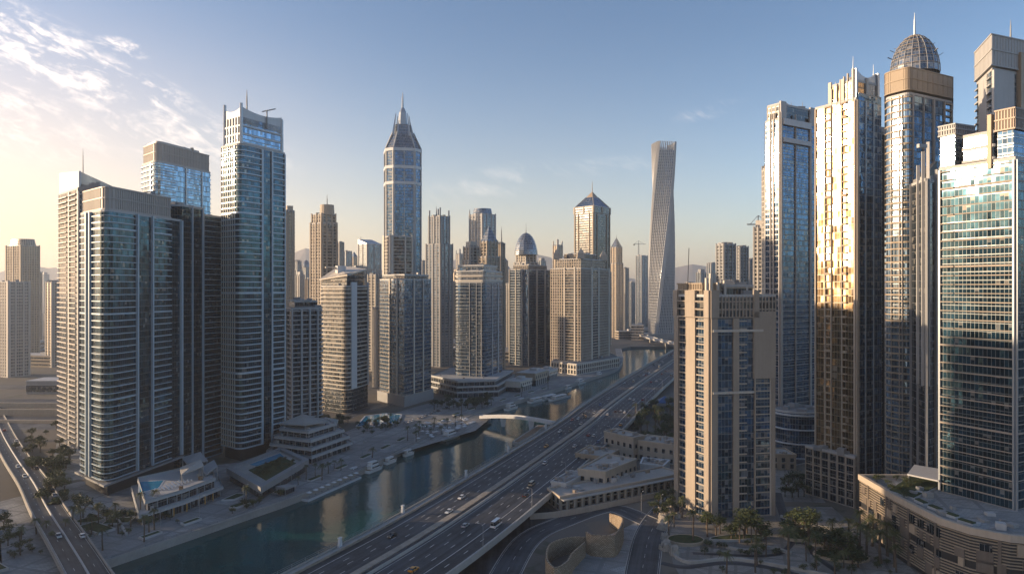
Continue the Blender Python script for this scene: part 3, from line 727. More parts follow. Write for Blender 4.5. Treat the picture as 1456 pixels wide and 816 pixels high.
def tower_behind_teal():
    L, C, Q = XD(84, 476), XD(112, 446), XD(166, 492)
    t = Tower('apartment_tower', 'slender grey apartment tower with stacked balconies and a roof mast, behind the nearest teal tower', quad3(L, C, Q))
    poly = quad3(L, C, Q)
    t.body(poly, 3, 168, ['B2 P.3 B1.5 P.3', 'W2 P.3 B2 P.3', 'B1', 'W1'], M['g_apart'], M['taupe'], M['grey'], fh=3.3, bo=1.9, bh=.9, po=.4)
    c = centroid(poly); p2 = inset_at(poly, .82)
    t.body(p2, 168.5, 174, ['S1', 'S1', 'S1', 'S1'], M['g_dark'], M['grey'], fh=3)
    b = MB(); q = [(x - t.o[0], y - t.o[1]) for x, y in poly]
    A, B_ = q[0], q[1]
    b.hull([(A[0], A[1], 165), (B_[0], B_[1], 165), (B_[0] + .9, B_[1] + 1, 165), (A[0] + .9, A[1] + 1, 165)], [(A[0], A[1], 180), (B_[0], B_[1], 176.5), (B_[0] + .9, B_[1] + 1, 176.5), (A[0] + .9, A[1] + 1, 180)]); t.part('crown', b, M['white'])
    b = MB(); A, B_ = q[1], q[2]
    b.hull([(A[0], A[1], 168.6), (B_[0], B_[1], 168.6), (B_[0] - .9, B_[1] + 1, 168.6), (A[0] - .9, A[1] + 1, 168.6)], [(A[0], A[1], 176.5), (B_[0], B_[1], 172), (B_[0] - .9, B_[1] + 1, 172), (A[0] - .9, A[1] + 1, 176.5)]); t.part('crown', b, M['steel'])
    m = XD(118, 458); t.mast(m[0], m[1], 173, 196, .45)
tower_behind_teal()

def tower_rounded():
    L, C, Q = XD(200, 492), XD(221, 472), XD(299, 522)
    poly = quad3(L, C, Q); r = {1: 7, 0: 4}
    t = Tower('rounded_tower', 'tall rounded glass tower with a deep brown louvred top, rising behind the teal tower', poly)
    t.body(poly, 3, 190, ['B1 P.1', 'B1.2 G1 P.12 S1.6 P.12 G.9', 'B1', 'G1'], M['g_sky'], M['steel'], M['steel'], fh=3.5, bo=1.0, po=.6, radii=r)
    p2, _ = expand(inset_at(ccw(poly), .95), ['G1'] * 4, r, 'G'); t.louvre(p2, 191.4, 203, M['taupe'], step=1.5)
    p3 = inset_at(p2, .8); t.prism('roof', p3, 203.2, 205.5, M['taupe'])
    for k in range(6): t.box('roof_plant', p3[5][0] + k * 4.5, p3[5][1] + k * 3 + 4, 203.8, 1.8, 1.5, 2.8, M['tan'])
tower_rounded()

def tower_white():
    L, C, Q = XD(315, 427), XD(341, 415), XD(405, 447)
    poly = quad3(L, C, Q); r = {1: 5}
    t = Tower('white_tower', 'tall white and blue tower with curved balconies and an open square crown with mast', poly)
    t.prism('base', offset(ccw(poly), -1.5), 3, 10, M['dark'])
    t.body(poly, 10, 190, ['W1', 'B2.3 P.25 G1.4 P.2 B2 P.15', 'B1', 'W1'], M['g_teal'], M['cool_lit'], M['cool_lit'], fh=3.4, bo=1.2, bh=.9, po=.9, so=.3, rib=2.6, rw=.5, radii=r, ribmat=M['cream'], thick=14)
    p2 = inset_at(ccw(poly), .90)
    t.body(p2, 191.5, 207, ['W1', 'S1', 'S1', 'S1'], M['g_sky'], M['white'], M['white'], fh=5.0, bh=1.6, so=.5, core='crown', roof=False)
    q = t.loc(p2); b = MB()   # corner blades and the sagging top edge
    for i in range(4):
        A, B_ = q[i], q[(i + 1) % 4]; nn, Ln = nrm(A, B_)
        for k in range(10):
            t0, t1 = k / 10, (k + 1) / 10
            f = lambda x: 208.0 + 2.2 * (2 * x - 1) ** 2
            pa, pb = lerp(A, B_, t0), lerp(A, B_, t1); d = .6
            b.hull([(pa[0], pa[1], 200), (pb[0], pb[1], 200), (pb[0] - nn[0] * d, pb[1] - nn[1] * d, 200), (pa[0] - nn[0] * d, pa[1] - nn[1] * d, 200)],
                   [(pa[0], pa[1], f(t0)), (pb[0], pb[1], f(t1)), (pb[0] - nn[0] * d, pb[1] - nn[1] * d, f(t1)), (pa[0] - nn[0] * d, pa[1] - nn[1] * d, f(t0))])
    t.part('parapet', b, M['white'])
    for i in range(4):
        b = MB(); b.tube(q[i][0], q[i][1], 1.1, .9, 188, (213.5, 212, 209, 209)[i], 6); t.part('fin', b, M['steel'])
    m = XD(351, 425); t.mast(m[0], m[1], 205, 225, .8, M['pale'])
    b = MB(); b.tube(m[0] + 9 - t.o[0], m[1] + 9 - t.o[1], .5, .4, 200, 212); b.bar((m[0] + 6 - t.o[0], m[1] + 9 - t.o[1], 211), (m[0] + 14 - t.o[0], m[1] + 10 - t.o[1], 213), .4); t.part('crane', b, M['grey'])
tower_white()

def tower_low_grey():
    L, C, Q = XD(404, 520), XD(414, 495), XD(459, 512)
    poly = quad3(L, C, Q)
    t = Tower('apartment_tower', 'low grey apartment block with balcony grid, right of the tall white tower', poly)
    t.body(poly, 3, 90, ['B1 P.1 B1', 'P.15 B1.2 P.25 B1 P.25 B1 P.2', 'B1', 'B1'], M['g_apart'], M['pale'], M['pale'], fh=3.3, bo=1.6, bh=.9, po=1.5, radii={2: 4})
    t.body(inset_at(ccw(poly), .72), 91.4, 95, ['S1'] * 4, M['g_dark'], M['grey'], fh=4)
    t.box('canopy', *inset_at(poly, .4)[1], 96.0, 14, 9, .6, M['pale'], .6)
tower_low_grey()

def tower_gold_round():
    L, C, Q = XD(452, 592), XD(494, 570), XD(523, 606)
    poly = quad3(L, C, Q); r = {0: 10, 1: 6}
    t = Tower('rounded_tower', 'sunlit tower with curved white balcony bands and slanted roofline, behind the low grey block', poly)
    t.body(poly, 3, 22, ['G1', 'G1', 'G1', 'G1'], M['g_dark'], M['tan'], fh=3.4, radii=r, core='base', roof=False)
    t.body(poly, 22.2, 106, ['B1', 'P.9 B2 P.1', 'B1', 'B1'], M['g_apart'], M['cream'], M['white'], fh=3.4, bo=1.3, bh=1.1, po=.9, pt=4, radii=r, arc='B')
    p2 = inset_at(ccw(poly), .86); q = t.loc(p2)
    b = MB(); b.hull([(x, y, 103.5) for x, y in q], [(q[0][0], q[0][1], 110), (q[1][0], q[1][1], 114), (q[2][0], q[2][1], 117), (q[3][0], q[3][1], 120)]); t.part('crown', b, M['g_dark'])
    o = offset(q, 1.6)
    b = MB(); zz = (108.5, 112, 117.5, 121); b.hull([(o[i][0], o[i][1], zz[i]) for i in range(4)], [(o[i][0], o[i][1], zz[i] + 1.1) for i in range(4)]); t.part('roof', b, M['cream'])
    c = centroid(p2); t.box('penthouse', c[0] - 3, c[1] + 3, 115, 7, 8, 9, M['white'], .5)
    t.box('canopy', c[0] - 9, c[1] + 4, 122.3, 14, 6, .8, M['cream'], .4)
tower_gold_round()

def tower_balcony_dark():
    L, C, Q = XD(540, 640), XD(575, 606), XD(613, 648)
    poly = quad3(L, C, Q)
    t = Tower('glass_tower', 'dark blue glass tower with sandy balcony strip, in front of the tallest spired tower', poly)
    t.prism('base', offset(ccw(poly), 2), 3, 12, M['grey'])
    t.body(poly, 12, 112, ['S2 P.18 B1.3 P.18 S1.2', 'S1.6 P.2 B1.6 P.16 S1.6', 'S1', 'S1'], M['g_blue'], M['tan'], M['cream'], fh=3.5, bo=1.3, so=.3, bh=.45, po=.9, pt=1.5)
    t.body(inset_at(ccw(poly), .9), 113.4, 116, ['G1'] * 4, M['g_dark'], M['grey'], fh=4)
    for k in range(5): t.box('roof_plant', t.o[0] - 14 + k * 6.5, t.o[1] + (k % 2) * 7 - 4, 116.2, 2.2, 2, R.uniform(2, 4), M['grey'], k)
tower_balcony_dark()

def tower_blue():
    L, C, Q = XD(644, 706), XD(690, 690), XD(714, 738)
    poly = quad3(L, C, Q); r = {0: 9, 1: 4}
    t = Tower('glass_tower', 'blue glass tower with curved balcony front and pale top floors on an arcaded podium', poly)
    t.body(poly, 3, 110, ['B2 P.08 G1.4 P.08 B1 P.1', 'B1 P.12 B1 P.2 B.8', 'B1', 'G1'], M['g_blue'], M['slate'], M['pale'], fh=3.5, bo=.9, bh=.45, po=.6, radii=r)
    t.body(poly, 111.3, 121, ['S1'] * 4, M['g_grey'], M['cream'], fh=4.8, bh=2.6, so=.8, radii=r, arc='S', core='crown')
    t.body(inset_at(ccw(poly), .8), 122.4, 127, ['S1'] * 4, M['g_blue'], M['steel'], fh=4)
tower_blue()

def tower_beside_sandy():
    L, C, Q = XD(724, 934), XD(752, 915), XD(783, 962)
    poly = quad3(L, C, Q)
    t = Tower('glass_tower', 'grey glass tower with pale strips, immediately left of the big sandy gabled tower', poly)
    t.body(poly, 3, 128, ['P.1 S1 P.12 S1 P.12 G1 P.1', 'G1 P.2 B1 P.2 G.8', 'S1', 'S1'], M['g_blue'], M['slate'], M['cream'], fh=3.5, so=.5, bo=1.2, po=.9, pt=2)
    t.body(inset_at(ccw(poly), .8), 129.4, 134, ['W1'] * 4, M['g_grey'], M['tan'], fh=4)
tower_beside_sandy()

def tower_sandy():
    A = XD(783, 885), XD(826, 858), XD(866, 925)
    poly = quad3(*A)
    t = Tower('sandstone_tower', 'broad sandy stone tower with regular windows and stepped gables, centre left of the basin', poly)
    t.body(poly, 3, 128, ['W3 P.25 B2 P.25 W1.2', 'W2 P.25 B1.2 P.25 W2 P.2', 'W1', 'W1'], M['g_apart'], M['sand'], M['cream'], fh=3.5, bh=1.2, so=.5, bo=1.4, rib=3.4, rw=1.1, po=.9, pt=3)
    t.body(inset_at(ccw(poly), .84), 129.3, 140, ['W1', 'W1 P.2 W1', 'W1', 'W1'], M['g_apart'], M['sand'], M['tan'], fh=3.5, bh=1.2, rib=3.4)
    q = inset_at(ccw(poly), .55); t.body(q, 141.3, 147, ['W1'] * 4, M['g_apart'], M['tan'], fh=3.5)
    for i in range(4):   # gabled dormers over the corners
        p = t.loc(inset_at(ccw(poly), .80))[i]; b = MB()
        b.hull([(p[0] - 5, p[1] - 4, 138), (p[0] + 5, p[1] - 4, 138), (p[0] + 5, p[1] + 4, 138), (p[0] - 5, p[1] + 4, 138)], [(p[0] - 4, p[1] - 3, 144), (p[0] + 4, p[1] - 3, 144), (p[0] + 4, p[1] + 3, 144), (p[0] - 4, p[1] + 3, 144)])
        b.hull([(p[0] - 4.5, p[1] - 3.5, 144), (p[0] + 4.5, p[1] - 3.5, 144), (p[0] + 4.5, p[1] + 3.5, 144), (p[0] - 4.5, p[1] + 3.5, 144)], [(p[0] - .2, p[1] - .2, 151), (p[0] + .2, p[1] - .2, 151), (p[0] + .2, p[1] + .2, 151), (p[0] - .2, p[1] + .2, 151)]); t.part('turret', b, M['sand'])
    # podium with arcade
    pd = [XD(784, 856), XD(820, 822), XD(880, 905), XD(868, 960), XD(800, 930)]
    t.body(pd, 3, 15, ['W1'] * 5, M['g_dark'], M['cream'], fh=5.5, bh=1.5, so=.6, rib=5, rw=1.3, core='podium')
tower_sandy()

def tower_pyramid():
    L, C, Q = XD(817, 985), XD(844, 958), XD(867, 990)
    poly = quad3(L, C, Q)
    t = Tower('pyramid_tower', 'blue glass tower with glazed pyramid roof and spire, behind the sandy gabled tower', poly)
    t.body(poly, 3, 206, ['P.16 G.7 P.12 G2.4 P.12 G.7 P.16', 'P.16 G.6 P.12 G2.2 P.12 G.6 P.16', 'S1', 'S1'], M['g_dark'], M['sand'], M['tan'], fh=3.6, po=1.0, pt=2, rib=2.6)
    t.body(offset(ccw(poly), .8), 207.5, 216, ['P.3 G2 P.3 G2 P.3'] * 4, M['g_dark'], M['sand'], M['sand'], fh=4, po=.8, pt=.8)
    q = t.loc(poly); c = (0, 0)
    b = MB(); b.hull([(x * .96, y * .96, 214.4) for x, y in q], [(x * .35, y * .35, 228) for x, y in q]); t.part('pyramid_roof', b, M['g_blue'])
    b = MB(); b.hull([(x * .36, y * .36, 227.8) for x, y in q], [(x * .04, y * .04, 236) for x, y in q]); t.part('pyramid_roof', b, M['bronze'])
    for i in range(4):
        b = MB(); b.bar((q[i][0] * .97, q[i][1] * .97, 214.4), (q[i][0] * .34, q[i][1] * .34, 228.3), .7); t.part('ridge', b, M['sand'])
    t.mast(t.o[0], t.o[1], 234, 255, .8, M['sand'], 'spire')
tower_pyramid()

def tower_spired():
    cx_, cy_ = XD(572.5, 760); ro = 19.8
    def octo(r, ch=.40):
        a = radians(14); pts = []
        for k in range(4):
            for s_ in (-1, 1):
                p = (r, r * (1 - ch) * s_) ; th = k * pi / 2 + a
                pts.append((cx_ + p[0] * cos(th) - p[1] * sin(th), cy_ + p[0] * sin(th) + p[1] * cos(th)))
        return pts
    O = octo(18.6)
    t = Tower('spired_tower', 'tallest slender octagonal tower in the middle left with a crown of fins and a spire', O)
    sp = ['P.16 G1 P.08 G1 P.16', 'P.16 G1 P.16'] * 4
    t.body(O, 3, 214, sp, M['g_blue'], M['grey'], M['pale'], fh=3.5, po=.7, bands=False, roof=False)
    for z in (214.2, 231, 249.5):
        t.prism('belt', offset(O, .85), z, z + 3.2, M['white'])
    for z0, z1 in ((217.6, 231), (234.3, 249.4)):
        t.body(O, z0, z1, sp, M['g_blue'], M['grey'], M['pale'], fh=3.5, po=.7, bands=False, roof=False)
    l = t.loc(O); b = MB()
    b.taper(l, 249.8, inset_at(l, .60, (0, 0)), 266); t.part('crown', b, M['g_grey'])
    for i in range(8):
        p = l[i]; b = MB(); b.bar((p[0] * 1.01, p[1] * 1.01, 250), (p[0] * .60, p[1] * .60, 268), .8); t.part('fin', b, M['pale'])
    b = MB(); b.taper(inset_at(l, .50, (0, 0)), 261, inset_at(l, .42, (0, 0)), 277); t.part('drum', b, M['g_grey'])
    for i in range(8):
        p = l[i]; b = MB(); b.hull([(p[0] * .62 + dx, p[1] * .62 + dy, 260) for dx, dy in ((-1.3, -1.3), (1.3, -1.3), (1.3, 1.3), (-1.3, 1.3))], [(p[0] * .40 + dx, p[1] * .40 + dy, 289 if i % 2 else 281) for dx, dy in ((-.3, -.3), (.3, -.3), (.3, .3), (-.3, .3))]); t.part('blade', b, M['steel'])
    b = MB(); b.taper(inset_at(l, .30, (0, 0)), 272, inset_at(l, .20, (0, 0)), 291); b.taper(inset_at(l, .20, (0, 0)), 291, inset_at(l, .09, (0, 0)), 296); t.part('lantern', b, M['steel'])
    t.mast(cx_, cy_, 291, 316, 1.7, M['steel'], 'spire')
    # lower block attached at its foot
    A, B_, C_ = XD(545, 730), XD(556, 715), XD(587, 724)
    pl = quad3(A, B_, C_)
    t.body(pl, 3, 157, ['P.3 W1 P.3', 'P.4 B2 P.25 S1 P.25', 'S1', 'S1'], M['g_apart'], M['cream'], M['cream'], fh=3.5, so=.5, po=1.0, pt=2, core='annex')
tower_spired()

def twisted():
    D = 1400; cx_, cy_ = XD(941, D)
    t = Tower('twisted_tower', 'very tall twisting tower of pale ribs, alone to the right of the highway far away', [(cx_ - 1, cy_ - 1), (cx_ + 1, cy_ - 1), (cx_ + 1, cy_ + 1), (cx_ - 1, cy_ + 1)])
    H, N, half = 389.0, 66, 19.0; tw = radians(92); a0 = radians(8)
    base = [(half * cos(k * pi / 2) - half * s_ * sin(k * pi / 2), half * sin(k * pi / 2) + half * s_ * cos(k * pi / 2)) for k in range(4) for s_ in (-.78, 0, .78)]
    rot = lambda p, a: (p[0] * cos(a) - p[1] * sin(a), p[0] * sin(a) + p[1] * cos(a))
    ang = lambda z: a0 + tw * z / H
    lean = lambda z: (6.0 * z / H - 2, 0)
    b = MB(); n = len(base); prev = None
    for k in range(N + 1):
        z = H * k / N * .955; L = lean(z); r = [tuple(rot(p, ang(z))[i] + L[i] for i in (0, 1)) + (z,) for p in base]
        if prev: b.hull(prev, r, k == N)
        prev = r
    t.part('curtain_wall', b, M['f_blue'])
    fl = MB(); fl.prism(offset(base, .55), 0, 1.5); me = fl.mesh('floor_band', M['pale'])
    for k in range(N):
        z = H * k / N * .955; L = lean(z); o = link('floor_band', me, t.root, (L[0], L[1], z), ang(z)); kid(t.root, o)
    for k in range(n):   # columns climbing round the tower
        for f in (0, .25, .5, .75):
            A, B_ = base[k], base[(k + 1) % n]; p = lerp(A, B_, f); nn, _ = nrm(A, B_); m = MB()
            q = (p[0] + nn[0] * .5, p[1] + nn[1] * .5); prof = []
            rings = []
            for j in range(N + 3):
                z = min(H, H * j / N * .955) if j <= N else min(H, H * .955 + (j - N) * 9); L = lean(z); w = .85
                c = rot(q, ang(z)); c = (c[0] + L[0], c[1] + L[1])
                rings.append([(c[0] + dx * w, c[1] + dy * w, z) for dx, dy in ((-1, -1), (1, -1), (1, 1), (-1, 1))])
            for j in range(len(rings) - 1):
                i0 = len(m.v); m.v += rings[j] + rings[j + 1]
                for s_ in range(4):
                    s2 = (s_ + 1) % 4; m.f.append((i0 + s_, i0 + s2, i0 + 4 + s2, i0 + 4 + s_)); m.uv.append([(0, 0)] * 4)
            t.part('column', m, M['pale'])
    t.prism('base', [(cx_ - 45, cy_ - 32), (cx_ + 45, cy_ - 32), (cx_ + 45, cy_ + 32), (cx_ - 45, cy_ + 32)], 3, 14, M['concrete'])
twisted()

# ---------------------------------------------------------------- right bank
def tower_beige():
    L, C, Q = (77.5, 333), (88, 312), (118.5, 318)
    t = Tower('beige_tower', 'nearest right tower of beige stone with dark blue glass strips and wide windows', [L, C, Q, (108, 340)])
    poly = [L, C, Q, (108, 340)]
    t.body(poly, 3, 92, ['P.5 B.9 P1.1 B1 P.5', 'P.9 G2.3 P.8 B1.2 G1.1 P.1 W2.4 P.5', 'W1', 'W1'], M['g_blue'], M['sand'], M['stone'], fh=3.5, bo=.9, bh=.8, so=.35, rib=9.2, rw=1.0, po=1.1, pt=0, ribmat=M['cream'], roof=False)
    p2 = offset(ccw(poly), .35)
    t.body(p2, 92.2, 101.5, ['P.5 B.9 P1.1 B1 P.5', 'P.9 W4 P.6 W2'] + ['W1', 'W1'], M['g_apart'], M['stone'], M['stone'], fh=3.5, rib=1.7, rw=.5, so=.4, po=1.0, pt=3)
    q = [(79, 334), (86, 318), (95, 320), (90, 336)]
    t.louvre(q, 101.4, 107.3, M['tan'], step=1.2)
    q = [(97, 322), (111, 324), (106, 336), (94, 334)]
    t.body(q, 101.4, 106, ['S1', 'S1', 'S1', 'S1'], M['g_dark'], M['tan'], fh=4)
    for i, (x, y, z1) in enumerate(((87.0, 314.5, 110), (89.2, 315.5, 112), (93, 318, 108), (97, 321, 109), (108, 324, 106))):
        t.box('fin', x, y, 101.6, 1.0, 1.4, z1 - 101.6, M['cream'], .2)
    # brown cladding panel high on the right of the front
    A, B_ = t.loc(poly)[1], t.loc(poly)[2]
    b = MB(); b.ebox(A, B_, .66, 1.0, 62, 92, -.2, 1.35); t.part('cladding_panel', b, M['stone'])
    b = MB(); b.ebox(A, B_, .02, .66, 55.6, 56.5, -.2, 1.6); t.part('belt', b, M['cream'])
    b = MB(); b.ebox(A, B_, .02, .8, 83, 84, -.2, 1.6); t.part('belt', b, M['cream'])
    b = MB(); m = XD(975, 325); b.bar((m[0] - t.o[0], m[1] - t.o[1], 76), (m[0] + 1.5 - t.o[0], m[1] - t.o[1], 121), .18); t.part('mast', b, M['dark'])
tower_beige()

def tower_glass_front():
    L, C, Q = (164, 455), (169.9, 445.8), (201.8, 466.3)
    poly = [L, C, Q, (210, 485), (172.5, 478.5)]
    t = Tower('glass_tower', 'tall tower with framed dark glass front and stepped sunlit side, beside the golden tower', poly)
    t.body(poly, 3, 212, ['G1 P.14 W.6 P.14 G1 P.2', 'P.3 G2.2 P.1 G2.4 P.3 G1', 'W1', 'W1', 'W1'], M['g_blue'], M['taupe'], M['taupe'], fh=3.5, po=.8, so=.4, rib=2.2, rw=.8, gb=.12, bh=.5, pt=5)
    t.body(offset(ccw(poly), -1.2), 213.2, 222, ['W1', 'P.9 G4 P.9', 'W1', 'W1', 'W1'], M['g_dark'], M['cream'], M['pale'], fh=4, po=1, pt=2.2)
    l = t.loc(poly); b = MB(); b.ebox(l[1], l[2], .05, .80, 195, 198, -.2, 1.6); t.part('belt', b, M['white'])
    b = MB(); b.ebox(l[1], l[2], .05, .80, 206, 210, -.2, 1.7); t.part('belt', b, M['white'])
    s1 = [XD(1084, 484), XD(1092, 474), XD(1096, 482), XD(1096, 500)]
    t.body(s1, 3, 186, ['W1 P.2 W1', 'W1', 'W1', 'W1'], M['g_sky'], M['cream'], fh=3.5, so=.5, rib=2.6, core='annex', pt=2)
    # drum of glass at its foot
    dc = (XD(1134, 436)); dr = ngon(dc[0], dc[1], 15.5, 20)
    t.body(dr, 3, 30, ['S1'] * 20, M['g_blue'], M['white'], fh=8.5, bh=1.1, so=1.2, core='podium')
    for x in (1106, 1125, 1141): m = XD(x, 466); t.mast(m[0], m[1], 221, 229, .3)
tower_glass_front()

def tower_gold():
    L, C, Q = (151, 350), (161.8, 330.9), (178.3, 340.2)
    t = Tower('golden_tower', 'tower of rippling golden reflective glass with a jagged crown and two spikes, right of centre', [L, C, Q, (167.5, 359.3)])
    poly = [L, C, Q, (167.5, 359.3)]
    t.body(poly, 3, 194, ['P.15 G1.2 P.12 B.7 P.12 G1.3 P.1 B.6 G.9 P.2', 'P.1 G1', 'G1', 'W1'], M['g_gold'], M['tan'], M['sand'], fh=3.4, bo=1.3, bh=.9, po=.7, so=.35, rib=2.4, rw=.6, thick=11)
    lw = t.loc(poly); bw = MB(); bw.ebox(lw[1], lw[2], .07, .995, 0, 194.5, -.2, .45); t.part('south_glazing', bw, M['g_blue'])
    for f_ in (.34, .66):
        bw = MB(); bw.ebox(lw[1], lw[2], f_ - .012, f_ + .012, 0, 191, .3, .9); t.part('mullion', bw, M['steel'])
    q = [(155, 344), (161.7, 332), (177.4, 340.7), (169, 355)]
    t.body(q, 195.3, 203, ['P.3 G1 P.3 W1', 'G1 P.2 G1', 'G1', 'G1'], M['g_gold'], M['steel'], M['cream'], fh=3.4, pt=2.5)
    # jagged crown of upright blades
    l = t.loc(q); b = None
    for i, f, h, w_ in ((0, .10, 200, .05), (0, .34, 202, .015), (0, .48, 203.5, .015), (0, .62, 204.5, .015), (0, .76, 205.5, .015), (0, .96, 207, .03), (1, .03, 207, .04), (1, .97, 207, .05)):
        A, B_ = l[i], l[(i + 1) % 4]; b = MB(); b.ebox(A, B_, max(0, f - w_), min(1, f + w_), 190, h - t.z0 + 2, -.4, .8); t.part('blade', b, M['cream'] if i == 0 else M['steel'])
    A, B_ = l[1], l[2]; b = MB(); nn, Ln = nrm(A, B_)
    for k in range(8):
        t0, t1 = .1 + .1 * k, .1 + .1 * (k + 1); f = lambda x: 203 + 4.5 * (2 * x - 1) ** 2; pa, pb = lerp(A, B_, t0), lerp(A, B_, t1)
        b.hull([(pa[0], pa[1], 194), (pb[0], pb[1], 194), (pb[0] - nn[0], pb[1] - nn[1], 194), (pa[0] - nn[0], pa[1] - nn[1], 194)], [(pa[0], pa[1], f(t0)), (pb[0], pb[1], f(t1)), (pb[0] - nn[0], pb[1] - nn[1], f(t1)), (pa[0] - nn[0], pa[1] - nn[1], f(t0))])
    t.part('crown', b, M['steel'])
    for px, D, z1 in ((1188, 345, 206.5), (1213, 336, 216), (1242, 342, 214)):
        m = XD(px, D); t.mast(m[0], m[1], 190, z1, .55, M['steel'])
    # dark glass strip tower attached behind
    s1 = [(175.5, 346), (178.4, 341), (183.2, 347), (180, 354)]
    t.body(s1, 3, 181, ['G1', 'P.2 G2 P.2', 'G1', 'G1'], M['g_dark'], M['grey'], M['dark'], fh=3.4, core='annex')
    b = MB()
    t.body([(146.5, 351), (159.5, 327.5), (161.6, 330.3), (150.3, 350.4)], 3, 26, ['W1', 'W1', 'W1', 'W1'], M['g_dark'], M['stone'], fh=3.8, rib=4.2, rw=.9, core='podium')
tower_gold()

def tower_dome():
    L, C, Q = (197.9, 372), (203.7, 361.3), (237.1, 379.4)
    poly = [L, C, Q, (250.9, 401.5), (211, 396.6)]; r = {0: 3, 1: 3}
    t = Tower('domed_tower', 'very tall tower with a ribbed dome, tan top band and mast on the right bank', poly)
    t.body(poly, 3, 205, ['P.12 B2.2 P.15 B.7 P.12', 'P.1 G1.3 P.06 G1.2 P.2 G1.3 P.1 B.9 P.08', 'B1', 'B1', 'B1'], M['g_sky'], M['tan'], M['taupe'], fh=3.4, bo=1.1, bh=1.0, po=.7, radii=r, arc='S')
    pts, _ = expand(offset(ccw(poly), .6), ['G1'] * 5, r, 'G')
    t.louvre(pts, 207.5, 218.5, M['tan'], step=4.0, w=.35, out=.12)
    cx_, cy_ = 219.0, 382.5; rad = 12.0; b = MB(); N = 20; prev = None; rows = 8
    X, Y = cx_ - t.o[0], cy_ - t.o[1]
    for j in range(rows + 1):
        ph = j / rows * pi / 2 * .96; rr_, z = rad * cos(ph), 218 + 21.5 * sin(ph)
        ring = [(x, y, z) for x, y in ngon(X, Y, rr_, N)]
        if prev: b.hull(prev, ring, j == rows)
        prev = ring
    t.part('dome', b, M['g_grey'])
    for k in range(N):
        b = MB(); a = 2 * pi * k / N; pr = None
        for j in range(rows + 1):
            ph = j / rows * pi / 2 * .96; rr_, z = (rad + .15) * cos(ph), 218 + 21.65 * sin(ph); p = (X + rr_ * cos(a), Y + rr_ * sin(a), z)
            if pr: b.bar(pr, p, .13)
            pr = p
        t.part('rib', b, M['pale'])
    for j in range(1, rows):
        ph = j / rows * pi / 2 * .96; b = MB(); ring = ngon(X, Y, (rad + .2) * cos(ph), 24); z = 218 + 21.7 * sin(ph)
        b.hull([(x, y, z) for x, y in ring], [(x, y, z + .2) for x, y in ring]); t.part('hoop', b, M['tan'])
    for k in range(10):
        a = R.uniform(0, 6.28); j = R.randint(1, 4); ph = j / rows * pi / 2; b = MB(); rr_ = rad * cos(ph)
        b.bar((X + rr_ * cos(a), Y + rr_ * sin(a), 219 + 21.5 * sin(ph)), (X + (rr_ + 2.4) * cos(a), Y + (rr_ + 2.4) * sin(a), 220.3 + 21.5 * sin(ph)), .16); t.part('bracket', b, M['dark'])
    t.mast(cx_, cy_, 237, 255, .8, M['steel'])
tower_dome()

def tower_wedge():
    L, C, Q = XD(1296, 322), XD(1316, 305), XD(1341, 318)
    poly = quad3(L, C, Q)
    t = Tower('slender_tower', 'slender near black glass tower with pale upright fins, in front of the domed tower', poly)
    t.body(poly, 3, 152, ['P.1 G1.5 P.1 G1.5', 'P.1 G1 P.08 G1 P.1', 'G1', 'G1'], M['g_dark'], M['grey'], M['grey'], fh=3.5, po=.8, pt=1)
    l = t.loc(poly)
    for (i, f, z1) in ((0, .55, 160), (0, .9, 165), (1, .1, 169), (1, .55, 158)):
        b = MB(); b.ebox(l[i], l[(i + 1) % 4], max(0, f - .022), min(1, f + .022), 60, z1 - 3, -.3, 1.0); t.part('fin', b, M['pale'])
    p = t.loc(inset_at(poly, .6)); b = MB(); b.hull([(x, y, 150) for x, y in p], [(p[0][0], p[0][1], 153), (p[1][0], p[1][1], 153), (p[2][0], p[2][1], 160), (p[3][0], p[3][1], 160)]); t.part('crown', b, M['dark'])
    t.box('beam', XD(1311, 304)[0], 304, 166, 4.4, 1.4, 1.6, M['pale'], .3)
tower_wedge()

def tower_banded():
    def rt(p, an=radians(9.6)):
        dx, dy = p[0] - 169.5, p[1] - 279; return (169.5 + dx * cos(an) - dy * sin(an), 279 + dx * sin(an) + dy * cos(an))
    L, C, Q = (169.5, 279), (177.6, 252.5), (206, 262)
    poly = [rt(q) for q in (L, C, Q, (200, 290))]
    t = Tower('glass_tower', 'broad pale banded glass tower standing on the slatted podium at the right edge', poly, 25.2)
    t.body(poly, 25.2, 152, ['P.14 B1.0 S4 P.12', 'P.1 G3 P.12 G3', 'G1', 'G1'], M['g_teal'], M['stone'], M['slate'], fh=3.4, bo=1.2, bh=.5, so=.4, po=.75, thick=9, gb=.14)
    p1 = [rt(q) for q in [(169.6, 278.6), (171.2, 273.2), (182, 276), (180, 288)]]
    t.body(p1, 153.4, 166, ['G1'] * 4, M['g_sky'], M['steel'], fh=3.4, core='upper_block', gb=.12, bh=.4)
    t.louvre(offset(ccw(p1), .3), 165.4, 169, M['grey'], step=1)
    p2 = [rt(q) for q in [(172.2, 270), (175.5, 259.5), (196, 266), (190, 280)]]
    t.body(p2, 153.4, 163, ['S1', 'S1', 'S1', 'S1'], M['g_sky'], M['pale'], fh=4.6, bh=1.6, so=.5, core='upper_block')
    p3 = [rt(q) for q in [(175.9, 258.3), (177.7, 253.2), (205, 262.5), (200, 270)]]
    t.body(p3, 153.5, 164, ['G1'] * 4, M['g_blue'], M['steel'], fh=3.4, core='upper_block', gb=.12, bh=.4)
    t.louvre(offset(ccw(p3), .35), 163.4, 170.5, M['brown'], step=.9)
    t.box('fin', *rt((175.2, 260.6)), 150, 1.6, 1.6, 20, M['bronze'], .3)
tower_banded()

